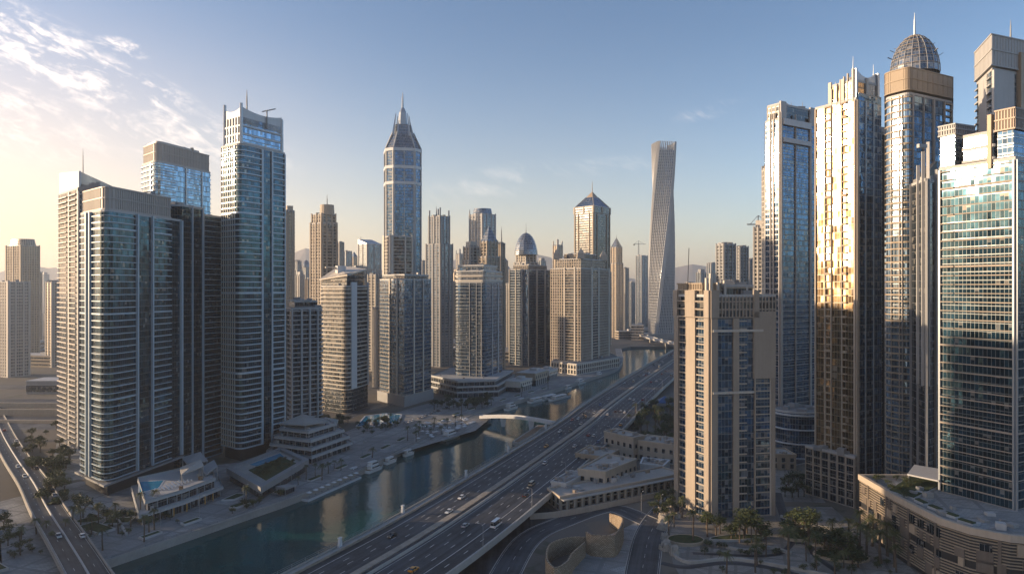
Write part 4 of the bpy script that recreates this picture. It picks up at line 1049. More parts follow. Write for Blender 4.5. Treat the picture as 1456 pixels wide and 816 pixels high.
def tower_edge():
    L, C, Q = XD(1389, 352), XD(1411, 328), XD(1520, 350)
    poly = quad3(L, C, Q)
    t = Tower('white_tower', 'tall pale tower with a tan top, cut by the right edge of the picture', poly)
    t.body(poly, 3, 207, ['B.6 P1.4 B.6', 'P1.6 G1.1 P.3 B2 P.3 G1', 'G1', 'G1'], M['g_sky'], M['pale'], M['pale'], fh=3.4, bo=1.6, bh=.9, po=.8)
    t.louvre(offset(ccw(poly), .8), 209, 223, M['pale'], step=2.0, w=.4, out=.2)
    l = t.loc(poly); b = MB(); b.ebox(l[1], l[2], .34, 1.0, 110, 212, -.2, 1.6); t.part('glass_bay', b, M['g_blue'])
    b = MB(); b.ebox(l[1], l[2], .30, .34, 108, 214, -.2, 2.2); t.part('pier', b, M['bronze'])
    m = XD(1437, 340); t.mast(m[0], m[1], 222, 235, .5)
tower_edge()

def podium():
    pd = [(148, 298), (147, 268), (148, 242), (152, 233), (160, 226), (176, 221), (260, 220), (260, 298)]
    t = Tower('podium_building', 'curved car park podium with slatted louvres and roof planting at the lower right', pd, cat='podium')
    p = ccw(pd); n = len(p)
    b = MB(); b.prism(t.loc(p), 0, 22.2); t.part('wall', b, M['dark'])
    me = MB(); me.prism(offset(t.loc(p), .55), 0, .30); me = me.mesh('louvre_slat', M['tan'])
    for k in range(20):
        if k in (9, 10): continue
        o = link('louvre_slat', me, t.root, (0, 0, 1.6 + k * 1.0)); kid(t.root, o)
    l = t.loc(p)
    rr = random.Random(5)
    for i in range(n):
        A, B_ = l[i], l[(i + 1) % n]; nn, L = nrm(A, B_)
        if i in (5, 6): continue
        m = max(1, int(L / 5))
        for k in range(m):
            f = (k + .5) / m
            if k % 3 == 1:
                b = MB(); b.ebox(A, B_, f - .5 / L, f + .5 / L, 0, 22, -.2, .8); t.part('pier', b, M['umber'])
            for z in (1.7, 5.7, 9.7, 12.7, 16.7):
                if rr.random() < .45:
                    b = MB(); w = rr.uniform(.8, 2.4); f2 = min(.97, f + rr.uniform(.2, 2.4) / L); b.ebox(A, B_, max(0.01, f2 - w / L), min(.99, f2 + w / L), z, z + rr.choice((2.9, 3.9)), -.2, .75); t.part('cladding_panel', b, M[rr.choice(('umber', 'umber', 'umber', 'tan'))])
                elif rr.random() < .5:
                    b = MB(); w = rr.uniform(1.0, 2.2); f2 = min(.97, f + rr.uniform(.9, 2.4) / L); b.ebox(A, B_, max(0.01, f2 - w / L), min(.99, f2 + w / L), z, z + rr.uniform(1.8, 3.2), -.2, .72); t.part('window', b, M['g_dark'])
    b = MB(); o1, o0 = offset(l, .95), offset(l, -.6)
    for k in range(n):
        k2 = (k + 1) % n; b.prism([o1[k], o1[k2], o0[k2], o0[k]], 21.3 + .004 * (k % 2), 23.6 + .004 * (k % 3))
    t.part('parapet', b, M['sand'])
    d = MB(); d.prism(offset(l, -.62), 22.1, 22.4); t.part('roof', d, M['plaza'])
    q = t.loc([G(1262, 700, 25), G(1300, 712, 25), G(1345, 690, 25), G(1300, 676, 25)])
    d = MB(); d.prism(q, 22.3, 23.0); t.part('planter', d, M['pale']); d = MB(); d.prism(offset(ccw(q), -.5), 22.9, 23.3); t.part('lawn', d, M['hedge'])
    rq = random.Random(4)
    for k in range(22):
        x, y = rq.uniform(152, 176), rq.uniform(232, 292)
        if x > 148 + (292 - y) * .35 + 8 and y > 250 or x > 171: continue
        d = MB(); d.cbox(x - t.o[0], y - t.o[1], 22.38, rq.uniform(1.2, 3.5), rq.uniform(1.0, 3), rq.uniform(.8, 2.2), rq.uniform(0, 1.5)); t.part('roof_plant', d, M[rq.choice(('grey', 'pale', 'concrete'))])
    for k in range(4):
        x, y = 151.5 + k * .8, 262 - k * 7.5; d = MB(); d.cbox(x - t.o[0] + 1, y - t.o[1], 22.38, 2.2, 5.5, .9, .05 + k * .12); t.part('planter', d, M['pale'])
        d = MB(); d.cbox(x - t.o[0] + 1, y - t.o[1], 23.2, 1.8, 5.1, .5, .05 + k * .12); t.part('hedge', d, M['hedge'])
    q = t.loc([G(1290, 690, 25), G(1335, 700, 25), G(1345, 684, 25), G(1300, 676, 25)])
    d = MB(); d.prism(q, 26.2, 26.8); t.part('canopy', d, M['pale'])
    for x, y in q:
        d = MB(); d.tube(x * .97, y, .25, .25, 22.3, 26.3); t.part('canopy_post', d, M['grey'])
podium()

def tower_outside():
    """unseen marina towers, added beyond the left edge to throw evening shade over the lower right"""
    for i, (poly, z1, lab) in enumerate((([(-360, 205), (-300, 212), (-292, 262), (-350, 262)], 178, 'unseen dark glass tower added for its shade beyond the left edge, nearer one'), ([(-350, 266), (-296, 266), (-290, 308), (-345, 306)], 165, 'unseen dark glass tower added for its shade beyond the left edge, farther one'))):
        t = Tower('glass_tower', lab, poly)
        t.body(poly, 3, z1, ['B1 P.2 G1 P.2 B1'] * 4, M['g_teal'], M['white'], M['grey'], fh=3.4, bo=1.2)
tower_outside()
# ---------------------------------------------------------------- towers farther back, hazy
def far(label, pl, pr, top, D, mat='f_sand', wall='sand', f=.45, bands=True, crown=None, mast=None, group=None, name='tower', tiers=(), turn=.35):
    w = (pr - pl) / F * D
    L = XD(pl, D + w * turn); C = XD(pl + (pr - pl) * f, D); Q = XD(pr, D + w * turn * .9)
    poly = quad3(L, C, Q); z1 = Zt(top, D)
    t = Tower(name, label, poly, group=group)
    det = D < 1050
    sp = ['P.25 W1.4 P.2 W1.4 P.25', 'P.25 W1 P.2 B1.2 P.2 W1 P.25', 'S1', 'S1'] if det else ['P.2 G1 P.15 G1 P.2'] * 4
    zt = z1
    cur = poly; zb = 3.0
    for (fr, py) in list(tiers) + [(None, None)]:
        ztop = z1 if py is None else Zt(py, D)
        t.body(cur, zb, ztop, sp, M[mat], M[wall], M[wall], fh=3.6, bh=1.2, so=.45, bo=1.0, rib=4.2, rw=1.5, po=.9, pt=2, bands=det and bands)
        if fr is None: break
        cur = inset_at(ccw(cur), fr); zb = ztop + 1.3
    l = t.loc(cur); zz = z1 - 3.0; c = centroid(l); b = MB()
    if crown == 'pyramid': b.hull([(x, y, zz + 1) for x, y in l], [(c[0] + (x - c[0]) * .04, c[1] + (y - c[1]) * .04, zz + w * .75) for x, y in l]); t.part('pyramid_roof', b, M['g_grey'])
    elif crown == 'dome':
        prev = None
        for j in range(7):
            ph = j / 6 * pi / 2 * .97; ring = [(x, y, zz + w * .8 * sin(ph) ** 1.15) for x, y in ngon(c[0], c[1], w * .42 * cos(ph), 14)]
            if prev: b.hull(prev, ring, j == 6)
            prev = ring
        t.part('dome', b, M['g_grey'])
        for k in range(4):
            q = lerp(l[k], c, .12); b = MB(); b.taper(ngon(q[0], q[1], w * .09, 6), zz, ngon(q[0], q[1], .1, 6), zz + w * .38); t.part('turret', b, M[wall])
    elif crown == 'drum': b.tube(c[0] + w * .12, c[1], w * .27, w * .25, zz, zz + w * .38, 18); t.part('drum', b, M[wall])
    elif crown == 'slab': b.prism(inset_at(ccw(l), .7), zz, zz + 7); t.part('crown', b, M[wall]); 
    elif crown == 'fins':
        for k in range(4):
            b = MB(); q = lerp(l[k], c, .1); b.cbox(q[0], q[1], zz, 1.6, 1.6, 9 + 3 * (k % 2), .3); t.part('fin', b, M[wall])
    elif crown == 'round':
        p, _ = expand(l, ['G1'] * 4, {0: w * .3, 1: w * .3, 2: w * .3, 3: w * .3}, 'G'); b.taper(p, zz, inset_at(p, .86), zz + w * .22); t.part('crown', b, M[mat])
    elif crown == 'wedge': b.hull([(x, y, zz) for x, y in l], [(x, y, zz + 2 + (8 if i in (0, 3) else 0)) for i, (x, y) in enumerate(l)]); t.part('crown', b, M['steel'])
    if mast: t.mast(t.o[0] + c[0] + w * mast[0], t.o[1] + c[1], z1 - 2, Zt(mast[1], D), 1.0, M['grey'])
    return t
far('rounded-top sandy tower at the far left edge, tallest of the hazy group there', 8, 57, 350, 1010, crown='round', mat='f_sand')
far('broad pale block at the far left edge, below the rounded-top tower', -25, 43, 402, 800, 'f_grey', 'cream', .55)
far('slim pale block between the far left group and the grey balcony tower', 65, 85, 402, 900, 'f_sand', 'cream')
far('narrow sandy tower just right of the tall white tower', 404, 419, 302, 720, 'f_sand', 'sand', .2, crown='slab')
far('hazy slim tower with a stepped top, right of the narrow sandy tower', 417, 430, 372, 1450, 'f_blue', 'grey', tiers=((.75, 385),))
far('hazy slim tower with a small dome, left of the sunlit sandy tower with a drum', 429, 442, 380, 1500, 'f_blue', 'grey', crown='dome')
far('sunlit sandy apartment tower with a round drum and mast on its roof', 441, 480, 305, 800, 'g_apart', 'sand', .42, crown='drum', mast=(.12, 275), tiers=((.9, 318),))
far('hazy grey tower behind the sandy tower with a drum', 478, 489, 346, 1100, 'f_grey', 'grey')
far('hazy glass block with a flat roof, behind the sunlit curved tower', 491, 522, 380, 1020, 'f_blue', 'grey', .5, bands=False)
far('hazy tower with a peaked wing top, left of the tallest spired tower', 509, 542, 348, 1180, 'f_blue', 'grey', .4, crown='wedge', mast=(-.38, 335))
far('low sunlit sandy tower at the foot of the tallest spired tower, on its left', 523, 546, 392, 860, 'g_apart', 'cream', .5)
far('slim sandy block half hidden left of the dark tower with balconies', 530, 541, 440, 720, 'f_sand', 'cream', .5)
far('dark two-stage tower with a mast, right of the tallest spired tower', 605, 644, 308, 905, 'f_blue', 'grey', .55, crown='fins', mast=(-.1, 292), tiers=((.78, 348),))
far('rounded glass tower with a teal cap, behind the blue balcony tower', 664, 708, 305, 900, 'g_grey', 'pale', .5, crown='round', mast=(-.42, 296), tiers=((.86, 352),))
far('sandy stepped tower before the rounded teal capped tower, on its left', 657, 684, 352, 800, 'g_apart', 'cream', .4, tiers=((.86, 372),), crown='slab')
far('sandy tower with a small glass gable, in front of the rounded teal capped tower', 680, 711, 344, 780, 'g_apart', 'sand', .4, tiers=((.8, 366),), crown='pyramid')
far('narrow sandy tower with a thin mast, right of the rounded teal capped tower', 708, 718, 348, 840, 'f_sand', 'sand', mast=(0, 322))
far('ornate sandy tower with a blue dome and spire', 728, 768, 362, 1010, 'g_apart', 'cream', .5, crown='dome', mast=(0, 316), tiers=((.86, 385), (.84, 374)))
far('hazy striped tower between the blue domed tower and the sandy gabled tower', 771, 790, 392, 1090, 'f_grey', 'grey')
far('hazy pale twin-shafted tower rising behind the sandy gabled tower, on its left', 786, 800, 350, 1200, 'f_sand', 'cream', crown='fins')
far('sandy tower with steep pointed roof, right of the pyramid-roofed tower', 867, 886, 352, 1420, 'f_sand', 'sand', .5, crown='pyramid', mast=(0, 333), tiers=((.85, 375),))
far('hazy slim grey tower beside the sandy steep pointed tower', 885, 894, 382, 1500, 'f_grey', 'grey')
far('hazy dark tower under construction just left of the twisted tower', 904, 921, 364, 1700, 'f_blue', 'grey', .5)
far('slim tower with a flat top in the haze, right of the twisted tower', 974, 987, 402, 1500, 'f_sand', 'cream')
far('hazy dark twin glass tower with taller left half, above the beige tower', 1018, 1046, 348, 760, 'g_dark', 'grey', .4)
far('lower dark right half of the hazy twin glass tower, above the beige tower', 1044, 1064, 352, 800, 'g_dark', 'grey', .4)
far('short hazy block right of the twin dark glass towers', 1060, 1076, 370, 900, 'f_blue', 'grey', .4)
far('sunlit pale sandy tower just left of the tower with framed glass front', 1071, 1094, 324, 620, 'g_apart', 'cream', .6, crown='slab')
far('slim dark hazy tower in the gap between the beige and the golden towers', 1005, 1019, 375, 1300, 'f_blue', 'grey')
far('hazy pale tower in the gap behind the tallest spired tower, on its right', 596, 607, 372, 1300, 'f_grey', 'grey')
far('hazy tapered tower between the dark two-stage tower and the teal capped tower', 643, 658, 388, 1350, 'f_sand', 'sand', crown='slab')
far('hazy low grey tower between the teal capped tower and the domed one', 714, 728, 392, 1250, 'f_grey', 'grey')
far('hazy tower seen through the gap right of the teal tower', 303, 317, 370, 900, 'f_blue', 'grey', .6)
for (pl, pr, top, D, mt, wl, cr, lab) in ((421, 433, 392, 1250, 'f_grey', 'grey', 'slab', 'low hazy block in front of the slim stepped tower, right of the tall white tower'),
    (486, 500, 358, 1350, 'f_blue', 'grey', None, 'hazy flat-topped tower peeping over the glass block behind the sunlit curved tower'),
    (498, 509, 366, 1500, 'f_sand', 'sand', 'pyramid', 'hazy little pointed tower left of the peaked wing tower'),
    (519, 531, 372, 1400, 'f_sand', 'cream', 'fins', 'hazy sandy tower with roof fins behind the peaked wing tower'),
    (598, 610, 395, 1050, 'f_sand', 'cream', None, 'low sandy tower in the gap right of the dark tower with balconies'),
    (622, 634, 362, 1500, 'f_grey', 'grey', 'slab', 'hazy tower hidden behind the dark two-stage tower'),
    (640, 650, 402, 1150, 'f_sand', 'sand', None, 'short sandy block left of the blue balcony tower'),
    (648, 660, 362, 1450, 'f_grey', 'pale', 'fins', 'hazy tower with roof fins left of the sandy stepped tower'),
    (712, 722, 372, 1180, 'f_sand', 'cream', 'pyramid', 'hazy pointed tower between the teal capped and the blue domed towers'),
    (718, 731, 405, 1050, 'f_grey', 'grey', None, 'short hazy block left of the blue domed tower'),
    (764, 776, 372, 1350, 'f_blue', 'grey', 'slab', 'hazy tower right of the blue dome'),
    (796, 810, 372, 1120, 'f_sand', 'sand', 'pyramid', 'sandy pointed tower between the twin-shafted and the pyramid towers'),
    (858, 869, 388, 1250, 'f_sand', 'cream', None, 'low sandy tower squeezed right of the pyramid-roofed tower'),
    (893, 903, 402, 1600, 'f_blue', 'grey', None, 'short hazy block between the pointed tower and the unfinished one'),
    (990, 1004, 388, 1350, 'f_blue', 'grey', 'slab', 'hazy block behind the roof of the beige tower'),
    (1046, 1060, 372, 1150, 'f_grey', 'grey', None, 'hazy block behind the dark twin glass towers'),
    (434, 443, 398, 1150, 'f_sand', 'sand', None, 'short sandy block in the haze left of the sandy drum tower'),
    (482, 492, 392, 1250, 'f_sand', 'cream', 'slab', 'short cream block in the haze right of the sandy drum tower'),
    (532, 542, 400, 1300, 'f_blue', 'grey', None, 'short grey block in the haze behind the slim sandy block'),
    (604, 616, 408, 1400, 'f_grey', 'pale', 'slab', 'low pale block far behind the dark two-stage tower on its left'),
    (632, 646, 385, 1600, 'f_sand', 'sand', 'fins', 'faint sandy tower far behind the dark two-stage tower on its right'),
    (716, 727, 385, 1700, 'f_blue', 'grey', 'pyramid', 'faint pointed tower far behind the gap left of the blue domed tower'),
    (768, 780, 400, 1500, 'f_sand', 'cream', None, 'faint cream block far behind the hazy striped tower'),
    (868, 878, 405, 1900, 'f_grey', 'grey', None, 'faint low block far behind the sandy steep pointed tower'),
    (308, 318, 345, 1200, 'f_grey', 'grey', None, 'hazy tower visible in the slit left of the tall white tower'),
    (44, 60, 388, 1250, 'f_sand', 'cream', None, 'hazy block right of the rounded-top tower at the far left')):
    far(lab, pl, pr, top, D, mt, wl, .45, crown=cr)
def crane(label, px, D, base_py, top_py, jib, side):
    x, y = XD(px, D); z0, z1 = Zt(base_py, D), Zt(top_py, D)
    o = empty('tower_crane', (x, y, z0), label, 'crane', 'tower cranes on unfinished buildings')
    b = MB(); h = z1 - z0; k = 0
    for dx, dy in ((-1, -1), (1, -1), (1, 1), (-1, 1)): b.bar((dx, dy, -3), (dx, dy, h), .3)
    while k < h - 4:
        b.bar((-1, -1, k), (1, -1, k + 4), .2); b.bar((1, 1, k), (-1, 1, k + 4), .2); k += 4
    b.build('crane_mast', M['grey'], o)
    b = MB(); b.bar((-side * 12, 0, h - 2), (side * jib, 0, h - 2), .7); b.bar((0, 0, h + 6), (side * jib * .7, 0, h - 1.5), .3); b.bar((0, 0, h + 6), (-side * 11, 0, h - 1.5), .3); b.bar((0, 0, h - 3), (0, 0, h + 6), .5); b.build('jib', M['grey'], o)
    b = MB(); b.cbox(-side * 11, 0, h - 5, 4, 2.5, 3); b.build('counterweight', M['concrete'], o)
crane('tower crane on the dark unfinished tower left of the twisted tower', 908, 1710, 364, 346, 18, 1)
crane('tower crane rising on the sunlit pale tower left of the framed glass tower', 1078, 632, 326, 316, 10, -1)

# low buildings on the flat land far away
rr = random.Random(11)
def low_house(mat, w, d, h, n=2):
    o = bpy.data.objects.new('low_building', None); COL.objects.link(o)
    b = MB(); b.box(-w / 2, w / 2, -d / 2, d / 2, 0, h); b.build('wall', M[mat], o)
    b = MB(); b.box(-w / 2 - .3, w / 2 + .3, -d / 2 - .3, d / 2 + .3, h, h + .9); b.cbox(w * .2, 0, h + .9, w * .3, d * .4, 3); b.build('roof', M['pale' if mat != 'white' else 'white'], o)
    for k in range(n):
        z = 1.5 + k * (h - 1.5) / n; b = MB(); b.box(-w / 2 - .15, w / 2 + .15, -d / 2 - .15, d / 2 + .15, z + .6, z + (h / n) * .55); b.build('window_band', M['g_dark'], o)
    return o
protos = [low_house('cream', 34, 22, 12), low_house('white', 26, 26, 9), low_house('tan', 55, 24, 15, 3), low_house('sand', 22, 18, 24, 5)]
LBL = {0: 'low cream building with dark window bands', 1: 'small white low building', 2: 'long tan low building', 3: 'small sandy mid-rise block'}
WHERE = [('on the flat land around the twisted tower', [(880, 1000, 1330, 2600, 30)]), ('in the hazy gaps between towers left of centre', [(600, 800, 1000, 2200, 34), (480, 545, 900, 1900, 14), (405, 445, 900, 1800, 10)]),
         ('beyond the motorway at the far left', [(-20, 90, 800, 1700, 14)])]
used = set()
hb = [bpy.data.objects.new('hazy_block', None) for _ in range(3)]
for k, o in enumerate(hb):
    COL.objects.link(o); w, d, h = ((28, 24, 100), (40, 20, 80), (22, 22, 130))[k]
    b = MB(); b.box(-w / 2, w / 2, -d / 2, d / 2, 0, h); b.build('wall', M[('f_sand', 'f_grey', 'f_blue')[k]], o)
    b = MB(); b.box(-w * .3, w * .3, -d * .3, d * .3, h, h + 7); b.build('roof', M[('sand', 'grey', 'grey')[k]], o)
for k in range(64):
    px, D = rr.uniform(-20, 1090), rr.uniform(1700, 3600); x, y = XD(px, D); q = k % 3
    if abs(px - 941) < 22 and D < 1900: continue
    o = hb[q] if k < 3 else copy_tree(hb[q]); o.location = (x, y, 3); o.rotation_euler.z = rr.uniform(0, 1.5); o.scale = (1, 1, rr.uniform(.45, 1.25))
    tag(o, ('faint sandy block in the far haze behind the skyline', 'faint wide grey block in the far haze behind the skyline', 'faint slim blue-grey block in the far haze behind the skyline')[q], 'building', 'faint blocks in the far haze')
for where, zs in WHERE:
    for (p0, p1, d0, d1, n) in zs:
        for _ in range(n):
            k = rr.choice((0, 0, 1, 1, 2, 3)); D = d0 + (d1 - d0) * rr.random() ** 1.4; px = rr.uniform(p0, p1)
            x, y = XD(px, D)
            if -30 < x - (y * .375 - 150) < 90 and y < 1500: continue
            o = protos[k] if k not in used else copy_tree(protos[k]); used.add(k)
            o.location = (x, y, 3); o.rotation_euler.z = rr.choice((.3, .3, .36, 1.2, -.2)); s = rr.uniform(.7, 1.35); o.scale = (s, s, rr.uniform(.7, 1.3))
            tag(o, LBL[k] + ' ' + where, 'building', 'low buildings ' + where)
o = low_house('grey', 95, 26, 12, 1); tag(o, 'very long low grey shed beside the motorway at the far left', 'shed'); o.name = 'long_shed'; o.location = (-420, 690, 3)
# ---------------------------------------------------------------- low buildings of the two banks
def slabs(name, label, poly, levels, cat='building', fh=4.2, glassm='g_dark', band='pale', z0=3.0):
    """stacked terraces: each level a glazed box under an overhanging slab"""
    t = Tower(name, label, poly, z0, cat)
    z = z0
    for i, (f, c, out) in enumerate(levels):
        p = inset_at(ccw(poly), f, c)
        b = MB(); b.prism(t.loc(p), z - z0, z - z0 + fh - .5); t.part('glazing', b, M[glassm])
        b = MB(); b.prism(offset(t.loc(p), out), z - z0 + fh - .5, z - z0 + fh + .3); t.part('terrace_slab', b, M[band])
        l = offset(t.loc(p), out - .25); b = MB()
        for k in range(len(l)):
            A, B_ = l[k], l[(k + 1) % len(l)]; b.ebox(A, B_, 0.002, .998, z - z0 + fh + .3, z - z0 + fh + 1.2, -.12, .0)
        t.part('balustrade', b, M['steel'])
        m = MB(); q = t.loc(p)
        for k in range(len(q)):
            A, B_ = q[k], q[(k + 1) % len(q)]; nn, L = nrm(A, B_)
            for j in range(int(L / 5) + 1):
                tt = min(.99, max(.01, j * 5 / L)); m.ebox(A, B_, max(0, tt - .2 / L), min(1, tt + .2 / L), z - z0, z - z0 + fh - .5, -.1, .3)
        t.part('mullion', m, M['grey'])
        for k in range(5):
            c_ = inset_at(q, R.uniform(.55, .9))[k % len(q)]; m = MB(); m.cbox(c_[0], c_[1], z - z0 + fh + .3, R.uniform(1, 2.6), R.uniform(.8, 2), R.uniform(.6, 1.8), R.uniform(0, 2)); t.part('roof_plant', m, M[R.choice(('grey', 'concrete', 'wood'))])
        z += fh
    return t, z
# pool deck building in front of the teal tower
pa = [(-160, 304), (-151, 322), (-143.5, 346), (-150, 358), (-168, 372), (-186, 346)]
t, z = slabs('pool_building', 'two storey glazed building with a roof pool at the foot of the nearest teal tower', pa, [(1.0, None, 1.4), (.86, (-166, 345), 1.0)])
b = MB(); b.prism(t.loc([(-180, 340), (-171, 323), (-166, 330), (-170, 343)]), z - 3 + .31, z - 3 + .42); t.part('pool', b, M['pool'])
b = MB(); b.prism(offset(t.loc([(-180, 340), (-171, 323), (-166, 330), (-170, 343)]), .6), z - 3 + .28, z - 3 + .39); t.part('pool_rim', b, M['white'])
def sail(t, pts, zs, mat, name='canopy', th=.5):
    l = t.loc(pts); b = MB(); b.hull([(l[i][0], l[i][1], zs[i] - th - t.z0) for i in range(len(l))], [(l[i][0], l[i][1], zs[i] - t.z0) for i in range(len(l))]); t.part(name, b, M[mat])
    for i in range(len(l)):
        b = MB(); c = centroid(l); q = lerp(l[i], c, .08); b.tube(q[0], q[1], .25, .25, 3, zs[i] - th - t.z0); t.part('canopy_post', b, M['grey'])
sail(t, [(-158, 336), (-152, 347), (-156, 352), (-163, 345)], (16.5, 18, 20, 17.5), 'deckc')
sail(t, [(-163, 352), (-156, 361), (-163, 368), (-169, 360)], (18, 17, 20, 19), 'grey')
sail(t, [(-152, 349), (-149, 356), (-153, 361), (-157, 355)], (13, 15.5, 17.5, 15), 'steel')
lg = MB(); lg.cbox(0, -.15, .25, .65, 1.4, .12); lg.hull([(-.32, .5, .3), (.32, .5, .3), (.32, .62, .3), (-.32, .62, .3)], [(-.32, 1.0, .85), (.32, 1.0, .85), (.32, 1.1, .85), (-.32, 1.1, .85)])
for dx in (-.25, .25):
    for dy in (-.7, .45): lg.cbox(dx, dy, 0, .06, .06, .26)
lgm = lg.mesh('sun_lounger', M['white'])
for i in range(4):
    for j in range(8):
        x, y = -165.5 + i * 1.9 + j * .55, 326 + j * 2.1 + i * .5
        o = link('sun_lounger', lgm, None, (x, y, z + .32), R.uniform(-.2, .2) + .3); tag(o, 'white lounger in rows on the pool deck of the building below the teal tower', 'lounger', 'white loungers on the pool deck')
for k, (x, y) in enumerate(((-153.6, 316), (-150.8, 322.6), (-147.2, 333.5), (-145.6, 338.5))):
    b = MB(); b.cbox(0, 0, 0, .25, 1.0, 3.4, .3); b.cbox(0, 0, 3.4, .4, 1.2, .15, .3); o = b.build('banner', M['amber'], None, (x + 1.7, y, 3.2)); tag(o, 'upright amber banner on the promenade before the pool building, ' + ('nearest', 'second nearest', 'third nearest', 'farthest')[k], 'banner', 'amber banners on the promenade')

# roof garden block and stepped terraces
pb = [(-121.6, 341), (-115, 392), (-138, 420), (-150, 374)]
t = Tower('garden_building', 'low wedge building with a sunken green roof garden, in front of the tall white tower', pb, 3, 'building')
b = MB(); b.prism(t.loc(pb), 0, 4.4); t.part('glazing', b, M['g_dark'])
b = MB(); o1, o0 = offset(t.loc(ccw(pb)), 1.6), offset(t.loc(ccw(pb)), -1.6)
for k in range(4): b.prism([o1[k], o1[(k + 1) % 4], o0[(k + 1) % 4], o0[k]], 4.0 + .003 * k, 7.0 + .004 * k)
t.part('parapet', b, M['grey'])
b = MB(); b.prism(offset(t.loc(ccw(pb)), -1.5), 4.2, 5.6); t.part('roof', b, M['deckc'])
gq = t.loc([(-122, 352), (-119, 388), (-131, 402), (-140, 374)]); b = MB(); b.prism(gq, 5.5, 6.0); t.part('lawn', b, M['hedge'])
b = MB(); b.prism(t.loc([(-139, 383), (-131, 404), (-136, 412), (-144, 386)]), 5.5, 5.75); t.part('pool', b, M['pool'])
pc = [(-117, 410), (-103, 446), (-120, 472), (-148, 446), (-146, 424)]
t, z = slabs('terrace_building', 'stepped terrace building with four overhanging pale slabs beside the channel', pc, [(1.0, None, 2.0), (.93, (-128, 444), 1.8), (.82, (-130, 446), 1.6), (.66, (-133, 448), 1.4)], fh=3.9)
sail(t, [(-146, 440), (-126, 428), (-116, 446), (-136, 458)], (20.5, 22, 21, 23.5), 'deckc')
sail(t, [(-122, 452), (-112, 448), (-114, 462), (-124, 466)], (18, 17, 19, 20), 'deckc')

# arcaded podium of the blue tower, and quay side low buildings
pdm = [XD(607, 700), XD(650, 652), XD(708, 662), XD(735, 745), XD(640, 775)]
t, z = slabs('podium_building', 'arcaded grey podium under the blue balcony tower', pdm, [(1.0, None, .8), (.97, None, .9), (.9, None, 1.2)], 'podium', 4.8)
for k, (p, D, w, d, h, lab) in enumerate(((737, 705, 30, 16, 10, 'plain cream box building on the quay right of the arcaded podium'), (757, 750, 34, 20, 13, 'tan quayside block with a recessed upper storey, left of the sandy gabled tower'), (700, 690, 24, 14, 8, 'low grey quayside pavilion in front of the blue tower podium'), (776, 800, 26, 18, 9, 'small cream pavilion at the foot of the sandy gabled tower'))):
    x, y = XD(p, D); o = empty('quayside_building', (x, y, 3), lab, 'building', None, radians(66))
    b = MB(); b.box(-w / 2, w / 2, -d / 2, d / 2, 0, h * .45); b.build('glazing', M['g_dark'], o)
    b = MB(); b.box(-w / 2 - .6, w / 2 + .6, -d / 2 - .6, d / 2 + .6, h * .45, h); b.build('wall', M[('cream', 'tan', 'grey', 'cream')[k]], o)
    b = MB(); b.box(-w / 2 - 1, w / 2 + 1, -d / 2 - 1, d / 2 + 1, h, h + .6); b.cbox(w * .2, 0, h + .6, w * .3, d * .4, 2.4); b.build('roof', M['pale'], o)
    for j in range(6):
        b = MB(); b.cbox(-w / 2 + w * (j + .5) / 6, -d / 2 - .5, 0, 1, 1, h * .46); b.build('pillar', M['pale'], o)
        b = MB(); b.cbox(-w / 2 + w * (j + .5) / 6, -d / 2 - .62, h * .6, 2.4, .12, h * .22); b.build('window', M['g_dark'], o)

# right of the highway: beige villas
def villa(name, label, poly, h, wall='sand', n=8, upper=None, win=True, z0=3.0):
    t = Tower(name, label, poly, z0, 'building'); l = t.loc(ccw(poly))
    b = MB(); b.prism(l, 0, h); t.part('wall', b, M[wall])
    b = MB(); o1, o0 = offset(l, .25), offset(l, -.6)
    for k in range(len(l)): b.prism([o1[k], o1[(k + 1) % len(l)], o0[(k + 1) % len(l)], o0[k]], h - .2 + .003 * k, h + .9 + .004 * k)
    t.part('parapet', b, M[wall]); b = MB(); b.prism(offset(l, -.62), h + .01, h + .25); t.part('roof', b, M['deckc'])
    for k in range(11):
        a_, c_ = R.uniform(.12, .88), R.uniform(.15, .85); p = lerp(lerp(l[0], l[1], a_), lerp(l[3], l[2], a_), c_); b = MB(); b.cbox(p[0], p[1], h + .2, R.uniform(.8, 3.4), R.uniform(.8, 2.6), R.uniform(.5, 2.2), .5); t.part('roof_plant', b, M[R.choice(('pale', 'grey', 'concrete', 'stone'))])
    if win:
        for k in range(len(l)):
            A, B_ = l[k], l[(k + 1) % len(l)]; nn, L = nrm(A, B_)
            m = int(L / 4.2)
            for j in range(m):
                f = (j + .5) / m
                for z in ([.8] if h < 6 else [.8, h * .55]):
                    b = MB(); b.ebox(A, B_, f - .95 / L, f + .95 / L, z, z + min(2.4, h * .32), -.3, .05); w = t.part('window', b, M['g_dark'])
                    b = MB(); b.ebox(A, B_, f - 1.15 / L, f + 1.15 / L, z - .25, z - .02, -.1, .22); kid(w, b.build('sill', M['pale'], w))
    return t
t = villa('arcade_building', 'long low beige building with a shaded arcade, beside the curving road', [(22, 322), (88.5, 363), (80, 376), (17, 336)], 6.4, 'sand', win=True)
l = t.loc([(22, 322), (88.5, 363)]); nn, L = nrm(*l)
for j in range(18):
    b = MB(); f = (j + .5) / 18; b.ebox(l[0], l[1], f - .35 / L, f + .35 / L, 0, 5.6, 1.9, 2.6); t.part('arcade_post', b, M['sand'])
b = MB(); b.ebox(l[0], l[1], 0, 1, 5.6, 6.1, .26, 3.0); t.part('canopy', b, M['deckc'])
villa('villa', 'square beige villa with a pale roof, behind the arcade building', [(33, 352), (46, 346), (66, 372), (52, 384)], 11.5, 'sand')
villa('villa', 'small flat pavilion between the square villa and the highway', [(19, 342), (26, 338), (38, 358), (30, 362)], 8, 'pale', win=False)
